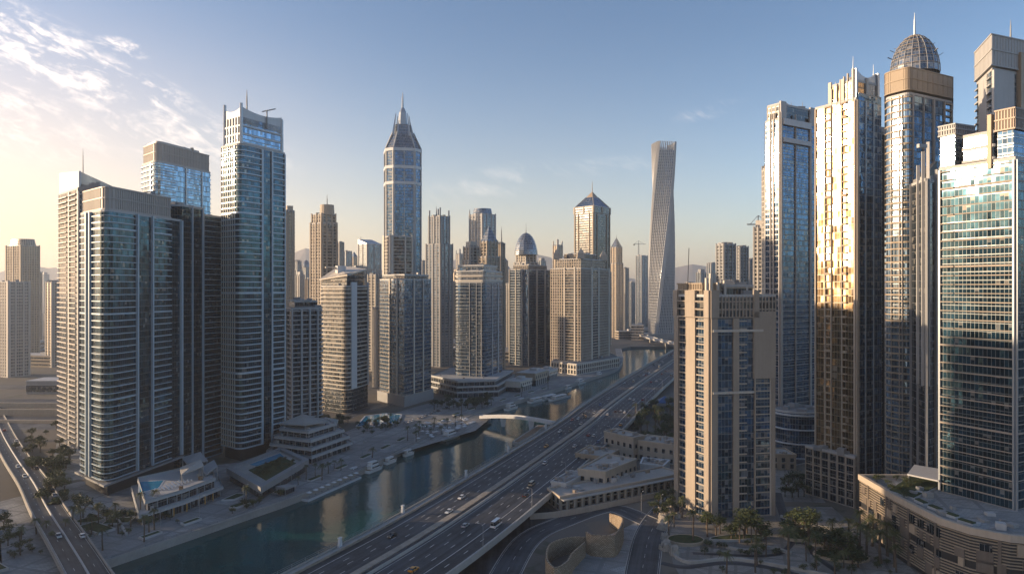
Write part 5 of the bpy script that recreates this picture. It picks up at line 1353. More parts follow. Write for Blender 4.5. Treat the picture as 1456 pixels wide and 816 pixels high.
villa('villa', 'sunlit yellowish villa with a blank front wall, nearest the highway edge', [(57, 436), (72, 417), (80, 424), (66, 446)], 13, 'sand')
villa('villa', 'sunlit yellowish villa with a row of small windows, left of the beige tower', [(75, 420), (98, 404), (108, 420), (84, 436)], 11, 'sand')
villa('villa', 'low white roofed annex in front of the row windowed villa', [(70, 384), (82, 380), (88, 392), (74, 398)], 6, 'white', win=False)
villa('villa', 'low grey beige block beside the highway piers', [(36, 400), (52, 390), (62, 408), (46, 420)], 8, 'tan')
villa('villa', 'low stone pavilion seen in the gap between the beige and golden towers', [(128, 400), (160, 396), (160, 412), (130, 416)], 8, 'tan')
villa('villa', 'flat pale hall far back in the gap between the beige and golden towers', [(140, 452), (190, 446), (196, 470), (144, 474)], 7, 'pale', win=False)
# retaining wall and ramp under the arcade building
b = MB(); wp = catmull([(8, 312, 3), (24, 316.5, 3), (60, 338, 3), (92, 357, 3)], 4); b.sweep(wp, [(-.3, 0), (.3, 0), (.3, 2.6), (-.3, 2.6)])
o = b.build('retaining_wall', M['sand']); tag(o, 'beige retaining wall along the curving road below the arcade building', 'wall')
# curved woven timber screens
def screen(label, pts, h0, h1):
    p = catmull([(x, y, 3) for x, y in pts], 1.5); m = MB(); n = len(p); L = 0
    for i in range(n - 1):
        a, c = p[i], p[i + 1]; n1, ln = nrm(p[max(0, i - 1)], p[min(n - 1, i + 1)]); n2, _ = nrm(a, p[min(n - 1, i + 2)])
        f, g = i / (n - 1), (i + 1) / (n - 1); ha, hb = [h0 + (h1 - h0) * q + 1.6 * sin(q * pi) for q in (f, g)]
        ln = sqrt((c[0] - a[0]) ** 2 + (c[1] - a[1]) ** 2)
        for s_ in (-.35, .35):
            A, B_ = (a[0] + n1[0] * s_, a[1] + n1[1] * s_), (c[0] + n2[0] * s_, c[1] + n2[1] * s_)
            m.face([(A[0], A[1], 3), (B_[0], B_[1], 3), (B_[0], B_[1], 3 + hb), (A[0], A[1], 3 + ha)], [(L, 0), (L + ln, 0), (L + ln, hb), (L, ha)])
        A, B_ = (a[0] - n1[0] * .35, a[1] - n1[1] * .35), (a[0] + n1[0] * .35, a[1] + n1[1] * .35); Cc, Dd = (c[0] + n2[0] * .35, c[1] + n2[1] * .35), (c[0] - n2[0] * .35, c[1] - n2[1] * .35)
        m.face([(A[0], A[1], 3 + ha), (B_[0], B_[1], 3 + ha), (Cc[0], Cc[1], 3 + hb), (Dd[0], Dd[1], 3 + hb)], [(0, 0), (.5, 0), (.5, .4), (0, .4)]); L += ln
    for i, h in ((0, h0), (n - 1, h1)):
        a = p[i]; n1, _ = nrm(p[max(0, i - 1)], p[min(n - 1, i + 1)])
        m.face([(a[0] - n1[0] * .35, a[1] - n1[1] * .35, 3), (a[0] + n1[0] * .35, a[1] + n1[1] * .35, 3), (a[0] + n1[0] * .35, a[1] + n1[1] * .35, 3 + h), (a[0] - n1[0] * .35, a[1] - n1[1] * .35, 3 + h)], [(0, 0), (.7, 0), (.7, h), (0, h)])
    o = m.build('timber_screen', M['weave']); tag(o, label, 'screen wall', 'woven timber screens by the road')
screen('left woven timber screen, a rounded curl open on top, by the highway', [(28.5, 273.5), (22, 272), (14.5, 264), (12.2, 250), (14.5, 241), (19, 246), (22, 256), (25.5, 264), (28, 270)], 6.0, 5.2)
screen('right woven timber screen, bending up the curving road', [(29, 273.8), (30.5, 270), (37.5, 268.4), (40, 270.5), (43.5, 280), (46, 294), (42.5, 305)], 8.0, 5.0)

# footbridge
A, B_ = (-24, 548, 4.8), (31.5, 508, 7.4)
fb = empty('footbridge', (0, 530, 0), 'white arched footbridge from the terrace to the highway edge', 'footbridge')
pth = [(A[0] + (B_[0] - A[0]) * k / 16, A[1] + (B_[1] - A[1]) * k / 16 - 530, A[2] + (B_[2] - A[2]) * k / 16 + 2.2 * sin(pi * k / 16)) for k in range(17)]
b = MB(); b.sweep(pth, [(-2.4, -.9), (2.4, -.9), (2.4, 0), (-2.4, 0)]); b.build('deck', M['white'], fb)
for o_ in (-2.4, 2.2):
    b = MB(); b.sweep(pth, [(o_, 0), (o_ + .2, 0), (o_ + .2, 1.2), (o_, 1.2)]); b.build('parapet', M['white'], fb)
for k in (5, 11):
    q = pth[k]; b = MB(); b.hull([(q[0] + dx * 1.0, q[1] + dy * 1.6, -3) for dx, dy in ((-1, -1), (1, -1), (1, 1), (-1, 1))], [(q[0] + dx * 2.4, q[1] + dy * 2.0, q[2] - .85) for dx, dy in ((-1, -1), (1, -1), (1, 1), (-1, 1))]); b.build('bridge_pier', M['white'], fb)
# small landing island by the highway
lm = [G(728, 632, 0), G(742, 622, 0), G(764, 608, 0), G(778, 607, 0), G(760, 622, 0), G(738, 634, 0)]
b = MB(); b.prism(lm, -4, 2.0); o = b.build('landing_stage', M['deckc']); tag(o, 'curved stone landing stage at the highway foot under the footbridge', 'landing stage')
b = MB(); b.prism(offset(ccw(lm), -1.2), 1.9, 2.05); kid(o, b.build('deck', M['wood'], o))

# floating pontoon with diners
pt = [(-105, 348), (-88, 391), (-92.5, 392.5), (-109.5, 350)]
po = Tower('pontoon', 'floating dining pontoon with umbrellas at the left quay', [(p[0] + 4.5, p[1] - 1) for p in pt], 0, 'pontoon')
b = MB(); b.prism(po.loc([(p[0] + 4.5, p[1] - 1) for p in pt]), -.4, 1.0); po.part('hull', b, M['white'])
b = MB(); b.prism(offset(po.loc(ccw([(p[0] + 4.5, p[1] - 1) for p in pt])), -.4), .95, 1.05); po.part('deck', b, M['deckc'])
for off in (-.1,):
    l = po.loc(ccw([(p[0] + 4.5, p[1] - 1) for p in pt])); b = MB()
    for k in range(4): b.ebox(l[k], l[(k + 1) % 4], .01, .99, 1.6, 1.75, -.3, -.2)
    po.part('railing', b, M['rail'])
def parasol_proto():
    o = bpy.data.objects.new('parasol', None); COL.objects.link(o)
    b = MB(); b.tube(0, 0, .05, .05, 0, 2.7, 6); b.build('pole', M['grey'], o)
    b = MB(); b.hull([(x, y, 2.2) for x, y in ngon(0, 0, 1.5, 8)], [(x, y, 2.85) for x, y in ngon(0, 0, .05, 8)]); b.build('canopy', M['white'], o)
    b = MB(); b.tube(0, 0, .35, .35, 0, .12, 8); b.build('base', M['dark'], o)
    return o
par = parasol_proto(); first = [True]
def parasol(x, y, z, label, group):
    o = par if first[0] else copy_tree(par); first[0] = False
    o.location = (x, y, z); tag(o, label, 'parasol', group)
for k in range(9): parasol(-101.5 + k * 1.95 * .98, 352 + k * 4.6, 1.05, 'white parasol in the row on the floating dining pontoon', 'parasols on the pontoon')
for k in range(46):
    a, c = R.random(), R.random(); q = lerp(lerp(G(582, 640), G(660, 612), a), lerp(G(590, 605), G(672, 596), a), c)
    parasol(q[0], q[1], 3.02, 'white parasol on the pale waterside terrace left of the footbridge', 'parasols on the waterside terrace')
# lagoon pool left of the terrace
for k, (pts, lab) in enumerate((([G(508, 606), G(520, 592), G(548, 588), G(552, 600), G(532, 606)], 'left turquoise pool before the dark balcony tower'), ([G(540, 596), G(553, 588), G(570, 590), G(566, 600), G(552, 604)], 'right turquoise pool before the dark balcony tower'))):
    p = ccw(pts); o = Tower('pool', lab, p, 3.0, 'pool'); b = MB(); l = offset(o.loc(p), 1.0); l0 = o.loc(p)
    for j in range(len(l)): b.prism([l[j], l[(j + 1) % len(l)], l0[(j + 1) % len(l)], l0[j]], 0, .5 + .003 * j)
    o.part('rim', b, M['white']); b = MB(); b.prism(l0, 0, .35); o.part('pool_water', b, M['pool'])

# ---------------------------------------------------------------- boats
def boat(name, label, x, y, rz, L, wd, decks, group='boats moored along the quay'):
    o = empty(name, (x, y, 0), label, 'boat', group, rz)
    def rng(z, s, bow): return [(-L / 2, -wd / 2 * s, z), (L * .15, -wd / 2 * s, z), (L * .36, -wd * .33 * s, z), (L / 2 * bow, 0, z), (L * .36, wd * .33 * s, z), (L * .15, wd / 2 * s, z), (-L / 2, wd / 2 * s, z)]
    b = MB(); b.hull(rng(-.5, .72, .9), rng(1.7, 1.0, 1.0)); b.build('hull', M['boat'], o)
    b = MB(); b.hull([(p[0] * .97, p[1] * .94, 1.68) for p in rng(0, 1, 1)], [(p[0] * .97, p[1] * .94, 1.74) for p in rng(0, 1, 1)]); b.build('deck', M['wood'], o)
    z = 1.7
    for k in range(decks):
        x0, x1, w2 = -L * (.36 - .03 * k), L * (.20 - .10 * k), wd * (.40 - .06 * k)
        b = MB(); b.hull([(x0, -w2, z), (x1, -w2, z), (x1 + 1, 0, z), (x1, w2, z), (x0, w2, z)], [(x0, -w2 * .9, z + 1.9), (x1 - 1.5, -w2 * .9, z + 1.9), (x1 - .8, 0, z + 1.9), (x1 - 1.5, w2 * .9, z + 1.9), (x0, w2 * .9, z + 1.9)]); b.build('cabin', M['boat'], o)
        b = MB(); b.hull([(x0 + .8, -w2 * 1.02, z + .7), (x1 - .3, -w2 * 1.02, z + .7), (x1 + .75, 0, z + .7), (x1 - .3, w2 * 1.02, z + .7), (x0 + .8, w2 * 1.02, z + .7)], [(x0 + .8, -w2 * .97, z + 1.5), (x1 - 1.0, -w2 * .97, z + 1.5), (x1 - .25, 0, z + 1.5), (x1 - 1.0, w2 * .97, z + 1.5), (x0 + .8, w2 * .97, z + 1.5)]); b.build('window', M['g_dark'], o)
        b = MB(); b.hull([(x0 - .8, -w2 * .96, z + 1.9), (x1 - 1.0, -w2 * .96, z + 1.9), (x1 - .2, 0, z + 1.9), (x1 - 1.0, w2 * .96, z + 1.9), (x0 - .8, w2 * .96, z + 1.9)], [(x0 - .8, -w2 * .96, z + 2.1), (x1 - 1.0, -w2 * .96, z + 2.1), (x1 - .2, 0, z + 2.1), (x1 - 1.0, w2 * .96, z + 2.1), (x0 - .8, w2 * .96, z + 2.1)]); b.build('roof', M['white'], o)
        z += 2.1
    b = MB(); b.tube(-L * .1, 0, .08, .05, z, z + 2.4, 5); b.cbox(-L * .1, 0, z + 1.5, .2, 1.2, .12); b.build('mast', M['grey'], o)
    b = MB(); b.bar((L * .3, -wd * .34, 2.4), (L * .47, 0, 2.5), .05); b.bar((L * .3, wd * .34, 2.4), (L * .47, 0, 2.5), .05); b.bar((-L * .4, wd * .46, 2.4), (L * .3, wd * .34, 2.4), .05); b.bar((-L * .4, -wd * .46, 2.4), (L * .3, -wd * .34, 2.4), .05); b.build('railing', M['rail'], o)
for (px, py, L, w, dk, an, lab) in ((533, 668, 15, 4.4, 2, 64, 'white motor yacht alone at the left quay, nearest the camera'), (642, 622, 22, 6, 2, 62, 'largest white passenger boat moored below the pale terrace'), (672, 606, 16, 4, 1, 58, 'slim white boat moored between the passenger boat and the footbridge'),
                                    (728, 581, 20, 5.5, 2, 60, 'white boat moored just beyond the footbridge'), (764, 570, 26, 6, 1, 55, 'long low ferry boat beyond the footbridge, first of three abreast'), (783, 566, 34, 7, 1, 55, 'long low ferry boat beyond the footbridge, middle of three abreast'),
                                    (798, 566, 38, 6, 1, 55, 'long low ferry boat beyond the footbridge, nearest the highway'), (826, 545, 24, 7, 2, 60, 'white yacht at the quay below the sandy gabled tower'), (853, 535, 18, 5, 2, 60, 'small white yacht near the basin entrance'), (505, 672, 9, 3, 1, 64, 'small white motor boat behind the nearest yacht'), (556, 657, 11, 3.4, 1, 62, 'white cruiser just beyond the nearest yacht'), (582, 646, 10, 3.2, 1, 60, 'white day boat halfway between the nearest yacht and the passenger boat'),
                                    (690, 596, 12, 3.4, 1, 40, 'small white boat tied up beside the footbridge end'), (742, 571, 14, 4, 1, 60, 'white tender at the quay wall behind the boat beyond the footbridge'), (808, 552, 16, 4.4, 1, 60, 'white cruiser at the quay left of the sandy tower yacht')):
    x, y = G(px, py, .3); boat('motor_boat', lab, x, y, radians(an), L, w, dk)

# ---------------------------------------------------------------- vehicles
def car_proto(name, paint, L=4.6, W=1.85, H=1.5, van=False):
    o = bpy.data.objects.new(name, None); COL.objects.link(o)
    b = MB(); h0, h1 = .32, (.95 if not van else 1.15)
    b.hull([(-L / 2, -W / 2, h0), (L / 2, -W / 2 * .92, h0), (L / 2, W / 2 * .92, h0), (-L / 2, W / 2, h0)], [(-L / 2 + .05, -W / 2 * .96, h1), (L / 2 - .12, -W / 2 * .86, h1 - .18), (L / 2 - .12, W / 2 * .86, h1 - .18), (-L / 2 + .05, W / 2 * .96, h1)])
    b.build('body', paint, o)
    x0, x1, x2, x3 = (-L * .42, L * .22, -L * .30, L * .08) if not van else (-L * .48, L * .42, -L * .47, L * .33)
    b = MB(); w1, w2 = W * .45, W * .38
    b.hull([(x0, -w1, h1 - .04), (x1, -w1, h1 - .1), (x1, w1, h1 - .1), (x0, w1, h1 - .04)], [(x2, -w2, H - .06), (x3, -w2, H - .06), (x3, w2, H - .06), (x2, w2, H - .06)]); b.build('window', M['g_dark'], o)
    b = MB(); b.hull([(x2 - .03, -w2 - .02, H - .07), (x3 + .05, -w2 - .02, H - .07), (x3 + .05, w2 + .02, H - .07), (x2 - .03, w2 + .02, H - .07)], [(x2 + .1, -w2 * .9, H), (x3 - .1, -w2 * .9, H), (x3 - .1, w2 * .9, H), (x2 + .1, w2 * .9, H)]); b.build('roof', paint, o)
    for sx in (-L * .31, L * .31):
        for sy in (-1, 1):
            b = MB(); y0, y1 = sorted((sy * W * .5, sy * (W * .5 - .22)))
            n = 12; i0 = [(sx + .33 * cos(2 * pi * k / n), y0, .33 + .33 * sin(2 * pi * k / n)) for k in range(n)]; b.hull(i0, [(p[0], y1 + .02, p[2]) for p in i0]); b.build('wheel', M['tyre'], o)
    for sy in (-.33, .33):
        b = MB(); b.box(L / 2 - .10, L / 2 - .02, sy * W * 1.05 - .17, sy * W * 1.05 + .17, .55, .72); b.build('headlight', M['lens'], o)
        b = MB(); b.box(-L / 2 - .02, -L / 2 + .08, sy * W * 1.1 - .15, sy * W * 1.1 + .15, .62, .82); b.build('tail_light', M['red'], o)
    return o
P = {k: solid('paint_' + k, c, .28, .1, .05, .5, spec=.6) for k, c in dict(white=(.72, .72, .71), silver=(.38, .39, .40), black=(.02, .02, .022), orange=(.62, .28, .04), red=(.30, .03, .02), blue=(.05, .12, .28), sand=(.45, .38, .28)).items()}
cars = {k: car_proto('car', P[k]) for k in ('white', 'silver', 'black', 'orange', 'red', 'blue')}
cars['minibus'] = car_proto('minibus', P['white'], 7.4, 2.3, 2.8, True); cars['van'] = car_proto('van', P['sand'], 5.4, 2.0, 2.1, True)
done = set()
def place(kind, x, y, z, an, label, group):
    o = cars[kind] if kind not in done else copy_tree(cars[kind]); done.add(kind)
    o.location = (x, y, z); o.rotation_euler.z = an; tag(o, label, 'van' if kind in ('van', 'minibus') else 'car', group); return o
def on_hw(kind, yy, off, label, group='cars on the highway'):
    x, y, z, an = along(yy, off); place(kind, x, y, z + .012, an + (pi if off < -2 else 0), label, group)
NEAR = [('minibus', 293, 18.8, 'white minibus on the right outer lane, largest vehicle on the highway'), ('orange', 246, 12.5, 'orange car nearest the bottom edge on the right carriageway'), ('silver', 288, 7.6, 'dark silver car on the right carriageway level with the minibus'),
        ('white', 319, -11.0, 'white car on the left carriageway nearest the camera'), ('white', 300, -6.9, 'white car hugging the median strip, nearest the camera'), ('van', 349, 11.5, 'sand van on the right carriageway, some way past the minibus'), ('orange', 424, -8.2, 'orange car on the left carriageway before the landing stage'),
        ('black', 268, -13.2, 'black car on the left carriageway at the bottom edge'), ('black', 332, 15.2, 'black car on the right carriageway just past the minibus'), ('orange', 500, 20.5, 'orange car on the far right outer lane beside the villas'), ('orange', 520, -10, 'orange car on the left carriageway opposite the footbridge'), ('white', 388, 4.0, 'white car on the inner right lane beyond the sand van'),
        ('blue', 445, 18.6, 'blue car on the outer right lane near the villas'), ('white', 430, 8.0, 'white car in the middle right lane beside the square villa')]
for a in NEAR: on_hw(*a)
lanes = [-16.4, -13.3, -10.1, -6.9, 4.1, 7.7, 11.4, 15.0, 18.7]
rr = random.Random(21); occ = []
for k in range(66):
    yy = 455 + 700 * rr.random() ** 1.1; off = rr.choice(lanes)
    if any(abs(yy - a) < 9 and abs(off - c) < 2.5 for a, c in occ): continue
    occ.append((yy, off)); kind = rr.choice(('white', 'white', 'white', 'silver', 'silver', 'black', 'black', 'red', 'blue', 'sand'))
    if kind == 'sand': kind = 'van'
    on_hw(kind, yy, off, 'distant %s %s on the %s carriageway of the highway' % ('sand' if kind == 'van' else kind, 'van' if kind == 'van' else 'car', 'left' if off < 0 else 'right'), 'distant cars on the highway')
for k in range(26):   # cars on the bridge road at lower left
    i = R.randint(3, len(lp) - 4); p, q = lp[i], lp[i + 1]; n, _ = nrm(p, q); s_ = R.choice((-1, 1)) * R.choice((2.0, 5.0))
    kind = R.choice(('white', 'white', 'silver', 'black', 'black', 'red')); 
    if any(abs(p[1] - a) < 6 and abs(s_ - c) < 2.5 for a, c in occ): continue
    occ.append((p[1], s_))
    place(kind, p[0] + n[0] * s_, p[1] + n[1] * s_, p[2] + .014, atan2(q[1] - p[1], q[0] - p[0]) + (pi if s_ < 0 else 0), 'small %s car queuing on the road bridge at the lower left, %s lane side' % (kind, 'right' if s_ > 0 else 'left'), 'cars on the lower left bridge')

# ---------------------------------------------------------------- planting
def leaf_quad(b, c, d, s, up=.3):
    a = R.uniform(0, 2 * pi); t1 = (cos(a), sin(a), R.uniform(-.5, .5)); t2 = (-sin(a) * .6, cos(a) * .6, R.uniform(-.6, .6) + up)
    b.face([(c[0] - t1[0] * s, c[1] - t1[1] * s, c[2] - t1[2] * s), (c[0] + t2[0] * s * .6, c[1] + t2[1] * s * .6, c[2] + t2[2] * s * .6), (c[0] + t1[0] * s, c[1] + t1[1] * s, c[2] + t1[2] * s), (c[0] - t2[0] * s * .6, c[1] - t2[1] * s * .6, c[2] - t2[2] * s * .6)])
def tree_proto(h, r, n=520, name='broadleaf_tree'):
    o = bpy.data.objects.new(name, None); COL.objects.link(o)
    b = MB(); b.tube(0, 0, .28, .18, -.3, h * .45, 7); lobes = []
    for k in range(7):
        a = 2 * pi * k / 7 + R.uniform(-.3, .3); q = (cos(a) * r * R.uniform(.35, .7), sin(a) * r * R.uniform(.35, .7), h * R.uniform(.5, .85)); lobes.append((q, r * R.uniform(.35, .55)))
        b.bar((0, 0, h * .35), q, .07)
    lobes.append(((0, 0, h * .85), r * .5)); b.build('trunk', M['bark'], o)
    m = MB()
    for k in range(n):
        q, rad = R.choice(lobes); u = R.gauss(0, 1), R.gauss(0, 1), R.gauss(0, 1); l = sqrt(sum(v * v for v in u)) or 1; f = rad * R.uniform(.35, 1.08)
        leaf_quad(m, (q[0] + u[0] / l * f, q[1] + u[1] / l * f, q[2] + u[2] / l * f * .75), u, R.uniform(.22, .5))
    m.build('crown', M['leaf'], o); return o
def palm_proto(h):
    o = bpy.data.objects.new('palm_tree', None); COL.objects.link(o)
    b = MB(); prev = None
    for k in range(7):
        z = h * k / 6; rr_ = .30 - .12 * k / 6 + (.1 if k == 0 else 0); ring = [(x + .25 * sin(k * .35), y, z - (.3 if k == 0 else 0)) for x, y in ngon(0, 0, rr_, 7)]
        if prev: b.hull(prev, ring, k == 6)
        prev = ring
    b.build('trunk', M['bark'], o); m = MB(); cx_ = .25 * sin(2.1)
    for k in range(30):
        a = 2 * pi * k / 30 * 1.0 + R.uniform(-.2, .2); el = R.uniform(-.15, 1.15); Lf = R.uniform(2.4, 3.4); pts = []
        for j in range(8):
            t = j / 7; x = Lf * t * cos(el) * (1 - .15 * t); z = h + Lf * t * sin(el) - 1.9 * t * t
            pts.append((cx_ + x * cos(a), x * sin(a), z))
        for j in range(7):
            p, q = pts[j], pts[j + 1]
            for s_ in (-1, 1):
                for f in (.25, .75):
                    c = lerp(p, q, f); w = .75 * (1 - abs(j / 7 - .4)); sx, sy = -sin(a) * s_ * w, cos(a) * s_ * w
                    e = (c[0] + sx + (q[0] - p[0]) * .9, c[1] + sy + (q[1] - p[1]) * .9, c[2] - .45 * w)
                    g = lerp(p, q, f + .22); m.face([c, e, g])
            m.bar(p, q, .03, 3)
    m.build('crown', M['palm'], o); return o
TP = [tree_proto(6.0, 3.0), tree_proto(7.5, 3.6, 640), tree_proto(4.2, 2.4, 400)]; PP = [palm_proto(8.0), palm_proto(6.2), palm_proto(9.5)]
SP = [tree_proto(4.4, 3.0, 420, 'shrub'), tree_proto(5.4, 3.4, 480, 'shrub')]
tdone = set()
def plant(pool, x, y, z, s, label, group):
    k = R.randrange(len(pool)); p = pool[k]
    o = p if p.name not in tdone else copy_tree(p); tdone.add(p.name)
    o.location = (x, y, z); o.rotation_euler.z = R.uniform(0, 6.28); o.scale = (s, s, s * R.uniform(.85, 1.15)); tag(o, label, 'palm' if pool is PP else 'shrub' if pool is SP else 'tree', group)
def scatter(pool, pts, n, label, group, s=(.8, 1.2), z=3.0, mind=2.5):
    pos = []
    for _ in range(n * 6):
        if len(pos) >= n: break
        a, c = R.random(), R.random(); q = lerp(lerp(pts[0], pts[1], a), lerp(pts[3], pts[2], a), c)
        if any((q[0] - u) ** 2 + (q[1] - v) ** 2 < mind ** 2 for u, v in pos): continue
        pos.append(q); plant(pool, q[0], q[1], z, R.uniform(*s), label, group)
g1 = 'trees of the park between highway and beige tower'
park = [(62, 452), (104, 442), (150, 600), (112, 600)]
scatter(TP, park, 54, 'dark green park tree between the highway and the beige tower', g1, (.9, 1.5), 3, 3.6)
scatter(PP, park, 24, 'palm among the park trees between the highway and the beige tower', g1, (.9, 1.3), 3, 4)
for k, (px, py) in enumerate(((945, 578), (962, 584))):
    x, y = G(px, py); o = empty('tent', (x, y, 3), 'blue canopy tent in the park trees beside the beige tower, ' + ('left one' if k == 0 else 'right one'), 'tent', 'blue tents in the park')
    b = MB(); b.hull([(-8, -6, 4), (8, -6, 4), (8, 6, 4), (-8, 6, 4)], [(-.3, -.3, 9), (.3, -.3, 9), (.3, .3, 9), (-.3, .3, 9)]); b.build('canopy', P['blue'], o)
    for dx in (-7.6, 7.6):
        for dy in (-5.6, 5.6): b = MB(); b.tube(dx, dy, .15, .15, 0, 4.1, 6); b.build('pole', M['grey'], o)
g2 = 'trees at the foot of the beige tower'
for px, py in ((1005, 752), (1018, 762), (1040, 768), (1058, 768), (1075, 770), (1088, 766), (1062, 758), (1120, 765), (1138, 768), (1150, 770), (1128, 752), (1142, 758)):
    plant(TP, *G(px, py), 3, R.uniform(1.2, 1.7), 'bushy dark tree in the row at the foot of the beige tower', g2)
for k, (px, py, s, lab) in enumerate(((985, 772, 1.4, 'palm on the round planter left of the beige tower foot'), (1046, 765, 1.1, 'palm among the bushy trees before the beige tower'), (1122, 822, 1.9, 'large palm at the bottom edge below the beige tower'), (1208, 768, 1.5, 'tall palm before the golden tower, left of the podium palms'), (1160, 806, 1.1, 'small palm on the paved slope right of the large bottom palm'))):
    plant(PP, *G(px, py), 3, s, lab, 'palms of the lower right plaza')
for px, py in ((1232, 790), (1240, 776), (1252, 800), (1262, 790), (1222, 782), (1272, 806)): plant(PP, *G(px, py), 3, R.uniform(1.3, 1.9), 'palm in the clump beside the slatted podium', 'palms beside the podium')
for px, py in ((1178, 790), (1190, 782), (1200, 796), (1212, 802), (1186, 798), (1220, 806), (1172, 782)): plant(TP, *G(px, py), 3, R.uniform(1.2, 1.6), 'bushy tree in the bed left of the podium palms', 'bushes beside the podium')
scatter(TP, [G(1105, 716), G(1158, 708), G(1158, 690), G(1105, 690)], 9, 'dark tree in the gap between the beige and golden towers', 'trees between the towers', (.8, 1.3))
scatter(TP, [G(925, 745), G(955, 738), G(965, 710), G(935, 715)], 14, 'tree on the rocky bank beside the curving road', 'trees on the rocky bank', (.6, 1.0), 5.0)
scatter(PP, [G(930, 770), G(975, 770), G(970, 730), G(940, 735)], 5, 'palm on the rocky bank beside the curving road', 'palms on the rocky bank', (.7, 1.0), 4.0)
scatter(SP, [G(1235, 684, 25), G(1290, 712, 25), G(1320, 694, 25), G(1275, 676, 25)], 16, 'shrub in the roof planting on the slatted podium', 'roof trees of the podium', (.35, .6), 25.3)
scatter(SP, [(-127, 356), (-118, 386), (-130, 400), (-139, 376)], 34, 'shrub in the sunken roof garden by the channel', 'shrubs of the roof garden', (.28, .5), 8.8, 1.6)
scatter(SP, [G(1000, 790), G(1110, 796), G(1100, 774), G(1005, 772)], 14, 'low shrub in the beds before the beige tower', 'low shrubs before the beige tower', (.35, .6), 3, 2)
scatter(SP, [G(1110, 765), G(1200, 812), G(1215, 775), G(1130, 742)], 24, 'low shrub in the winding beds before the golden tower', 'low shrubs before the golden tower', (.35, .65), 3, 2.2)
scatter(PP, [G(1120, 775), G(1200, 815), G(1220, 770), G(1130, 745)], 8, 'palm in the winding beds before the golden tower', 'palms before the golden tower', (.8, 1.2), 3, 5)
scatter(PP, [G(1000, 772), G(1100, 778), G(1095, 758), G(1005, 756)], 5, 'palm among the bushy row before the beige tower', 'palms of the bushy row', (.9, 1.2), 3, 4)
# left bank
for px, py, s in ((118, 737, 1.2), (130, 744, 1.1), (152, 742, 1.0), (175, 745, 1.1), (186, 742, .9), (160, 748, 1.0), (112, 728, 1.1), (140, 736, .9)): plant(TP, *G(px, py), 3, s, 'round dark tree on the plaza below the teal tower', 'plaza trees below the teal tower')
for px, py in ((205, 770), (146, 782), (212, 756)): plant(PP, *G(px, py), 3, 1.0, 'single palm on the plaza paving below the teal tower', 'plaza palms below the teal tower')
scatter(TP, [G(30, 672), G(95, 690), G(100, 650), G(40, 640)], 26, 'tree in the grove between the bridge road and the grey balcony tower', 'grove left of the towers', (.9, 1.5))
scatter(TP, [G(60, 735), G(100, 730), G(95, 690), G(55, 690)], 12, 'dark tree along the right side of the bridge road', 'trees along the bridge road', (.9, 1.4))
scatter(TP, [G(0, 780), G(30, 790), G(32, 745), G(-5, 740)], 8, 'low tree in the garden at the lower left corner', 'garden trees at the lower left', (.7, 1.1))
scatter(TP, [G(615, 583), G(690, 583), G(700, 572), G(622, 570)], 28, 'dark tree in the row between the terrace and the arcaded podium', 'trees behind the terrace', (.8, 1.3))
scatter(SP, [G(512, 622), G(575, 604), G(560, 590), G(500, 606)], 30, 'dark shrub round the turquoise pools', 'trees round the pools', (.5, .9))
scatter(TP, [G(440, 614), G(500, 606), G(505, 596), G(455, 600)], 16, 'tree in the garden behind the stepped terrace building', 'trees behind the terrace building', (.8, 1.2))
scatter(PP, [G(575, 636), G(650, 610), G(660, 600), G(585, 610)], 12, 'palm on the pale waterside terrace', 'palms on the waterside terrace', (.6, .9))
scatter(SP, [(-128, 318), (-112, 346), (-118, 352), (-134, 324)], 9, 'clipped shrub in the promenade planters left of the channel', 'promenade trees', (.5, .8))
scatter(TP, [XD(640, 760), XD(720, 780), XD(720, 980), XD(640, 980)], 16, 'tree in the gaps behind the blue tower podium', 'trees behind the podium', (.9, 1.4))
scatter(TP, [XD(880, 1350), XD(1000, 1350), XD(1000, 1900), XD(880, 1900)], 16, 'distant tree on the flat land around the twisted tower', 'distant trees by the twisted tower', (1.2, 2.0), 3, 10)

# planters, kerbs and curved seats on the two plazas
def planter(label, pts, h=1.0, mat='deckc', top='hedge', z0=3.0):
    p = ccw(pts); t = Tower('planter', label, p, z0, 'planter'); l = t.loc(p); i = offset(l, -.45); b = MB()
    for k in range(len(l)): b.prism([l[k], l[(k + 1) % len(l)], i[(k + 1) % len(l)], i[k]], 0, h + .004 * (k % 3))
    t.part('rim', b, M[mat]); b = MB(); b.prism(i, 0, h - .12); t.part('soil', b, M[top])
def blob(cx_, cy_, a, b_, rot=0, n=18): return [(cx_ + a * cos(q) * cos(rot) - b_ * sin(q) * sin(rot), cy_ + a * cos(q) * sin(rot) + b_ * sin(q) * cos(rot)) for q in [2 * pi * k / n for k in range(n)]]
x, y = G(975, 770); planter('round planter with a palm left of the beige tower foot', blob(x, y, 7.5, 5.5), 1.3, 'tan')
x, y = G(1048, 766); planter('long planter bed with bushy trees before the beige tower', blob(x, y, 12, 3.0, .15), 1.0, 'deckc')
x, y = G(1136, 766); planter('oval planter between the beige and golden towers', blob(x, y, 6, 3.4, .1), 1.2, 'tan')
x, y = G(1196, 792); planter('large planted bed left of the slatted podium', blob(x, y, 10, 5.5, -.3), 1.0, 'tan')
x, y = G(172, 742); planter('square planter of round trees below the teal tower', [(x - 6, y - 5), (x + 5, y - 3), (x + 4, y + 5), (x - 7, y + 3)], .9, 'pale')
x, y = G(128, 741); planter('planter of round trees beside the bridge road', blob(x, y, 6, 4, .4), .9, 'pale')
x, y = G(332, 708); planter('small green planter on the promenade left of the pontoon', [(x - 4, y - 5), (x + 2, y - 4), (x + 5, y + 5), (x - 1, y + 6)], .8, 'pale')
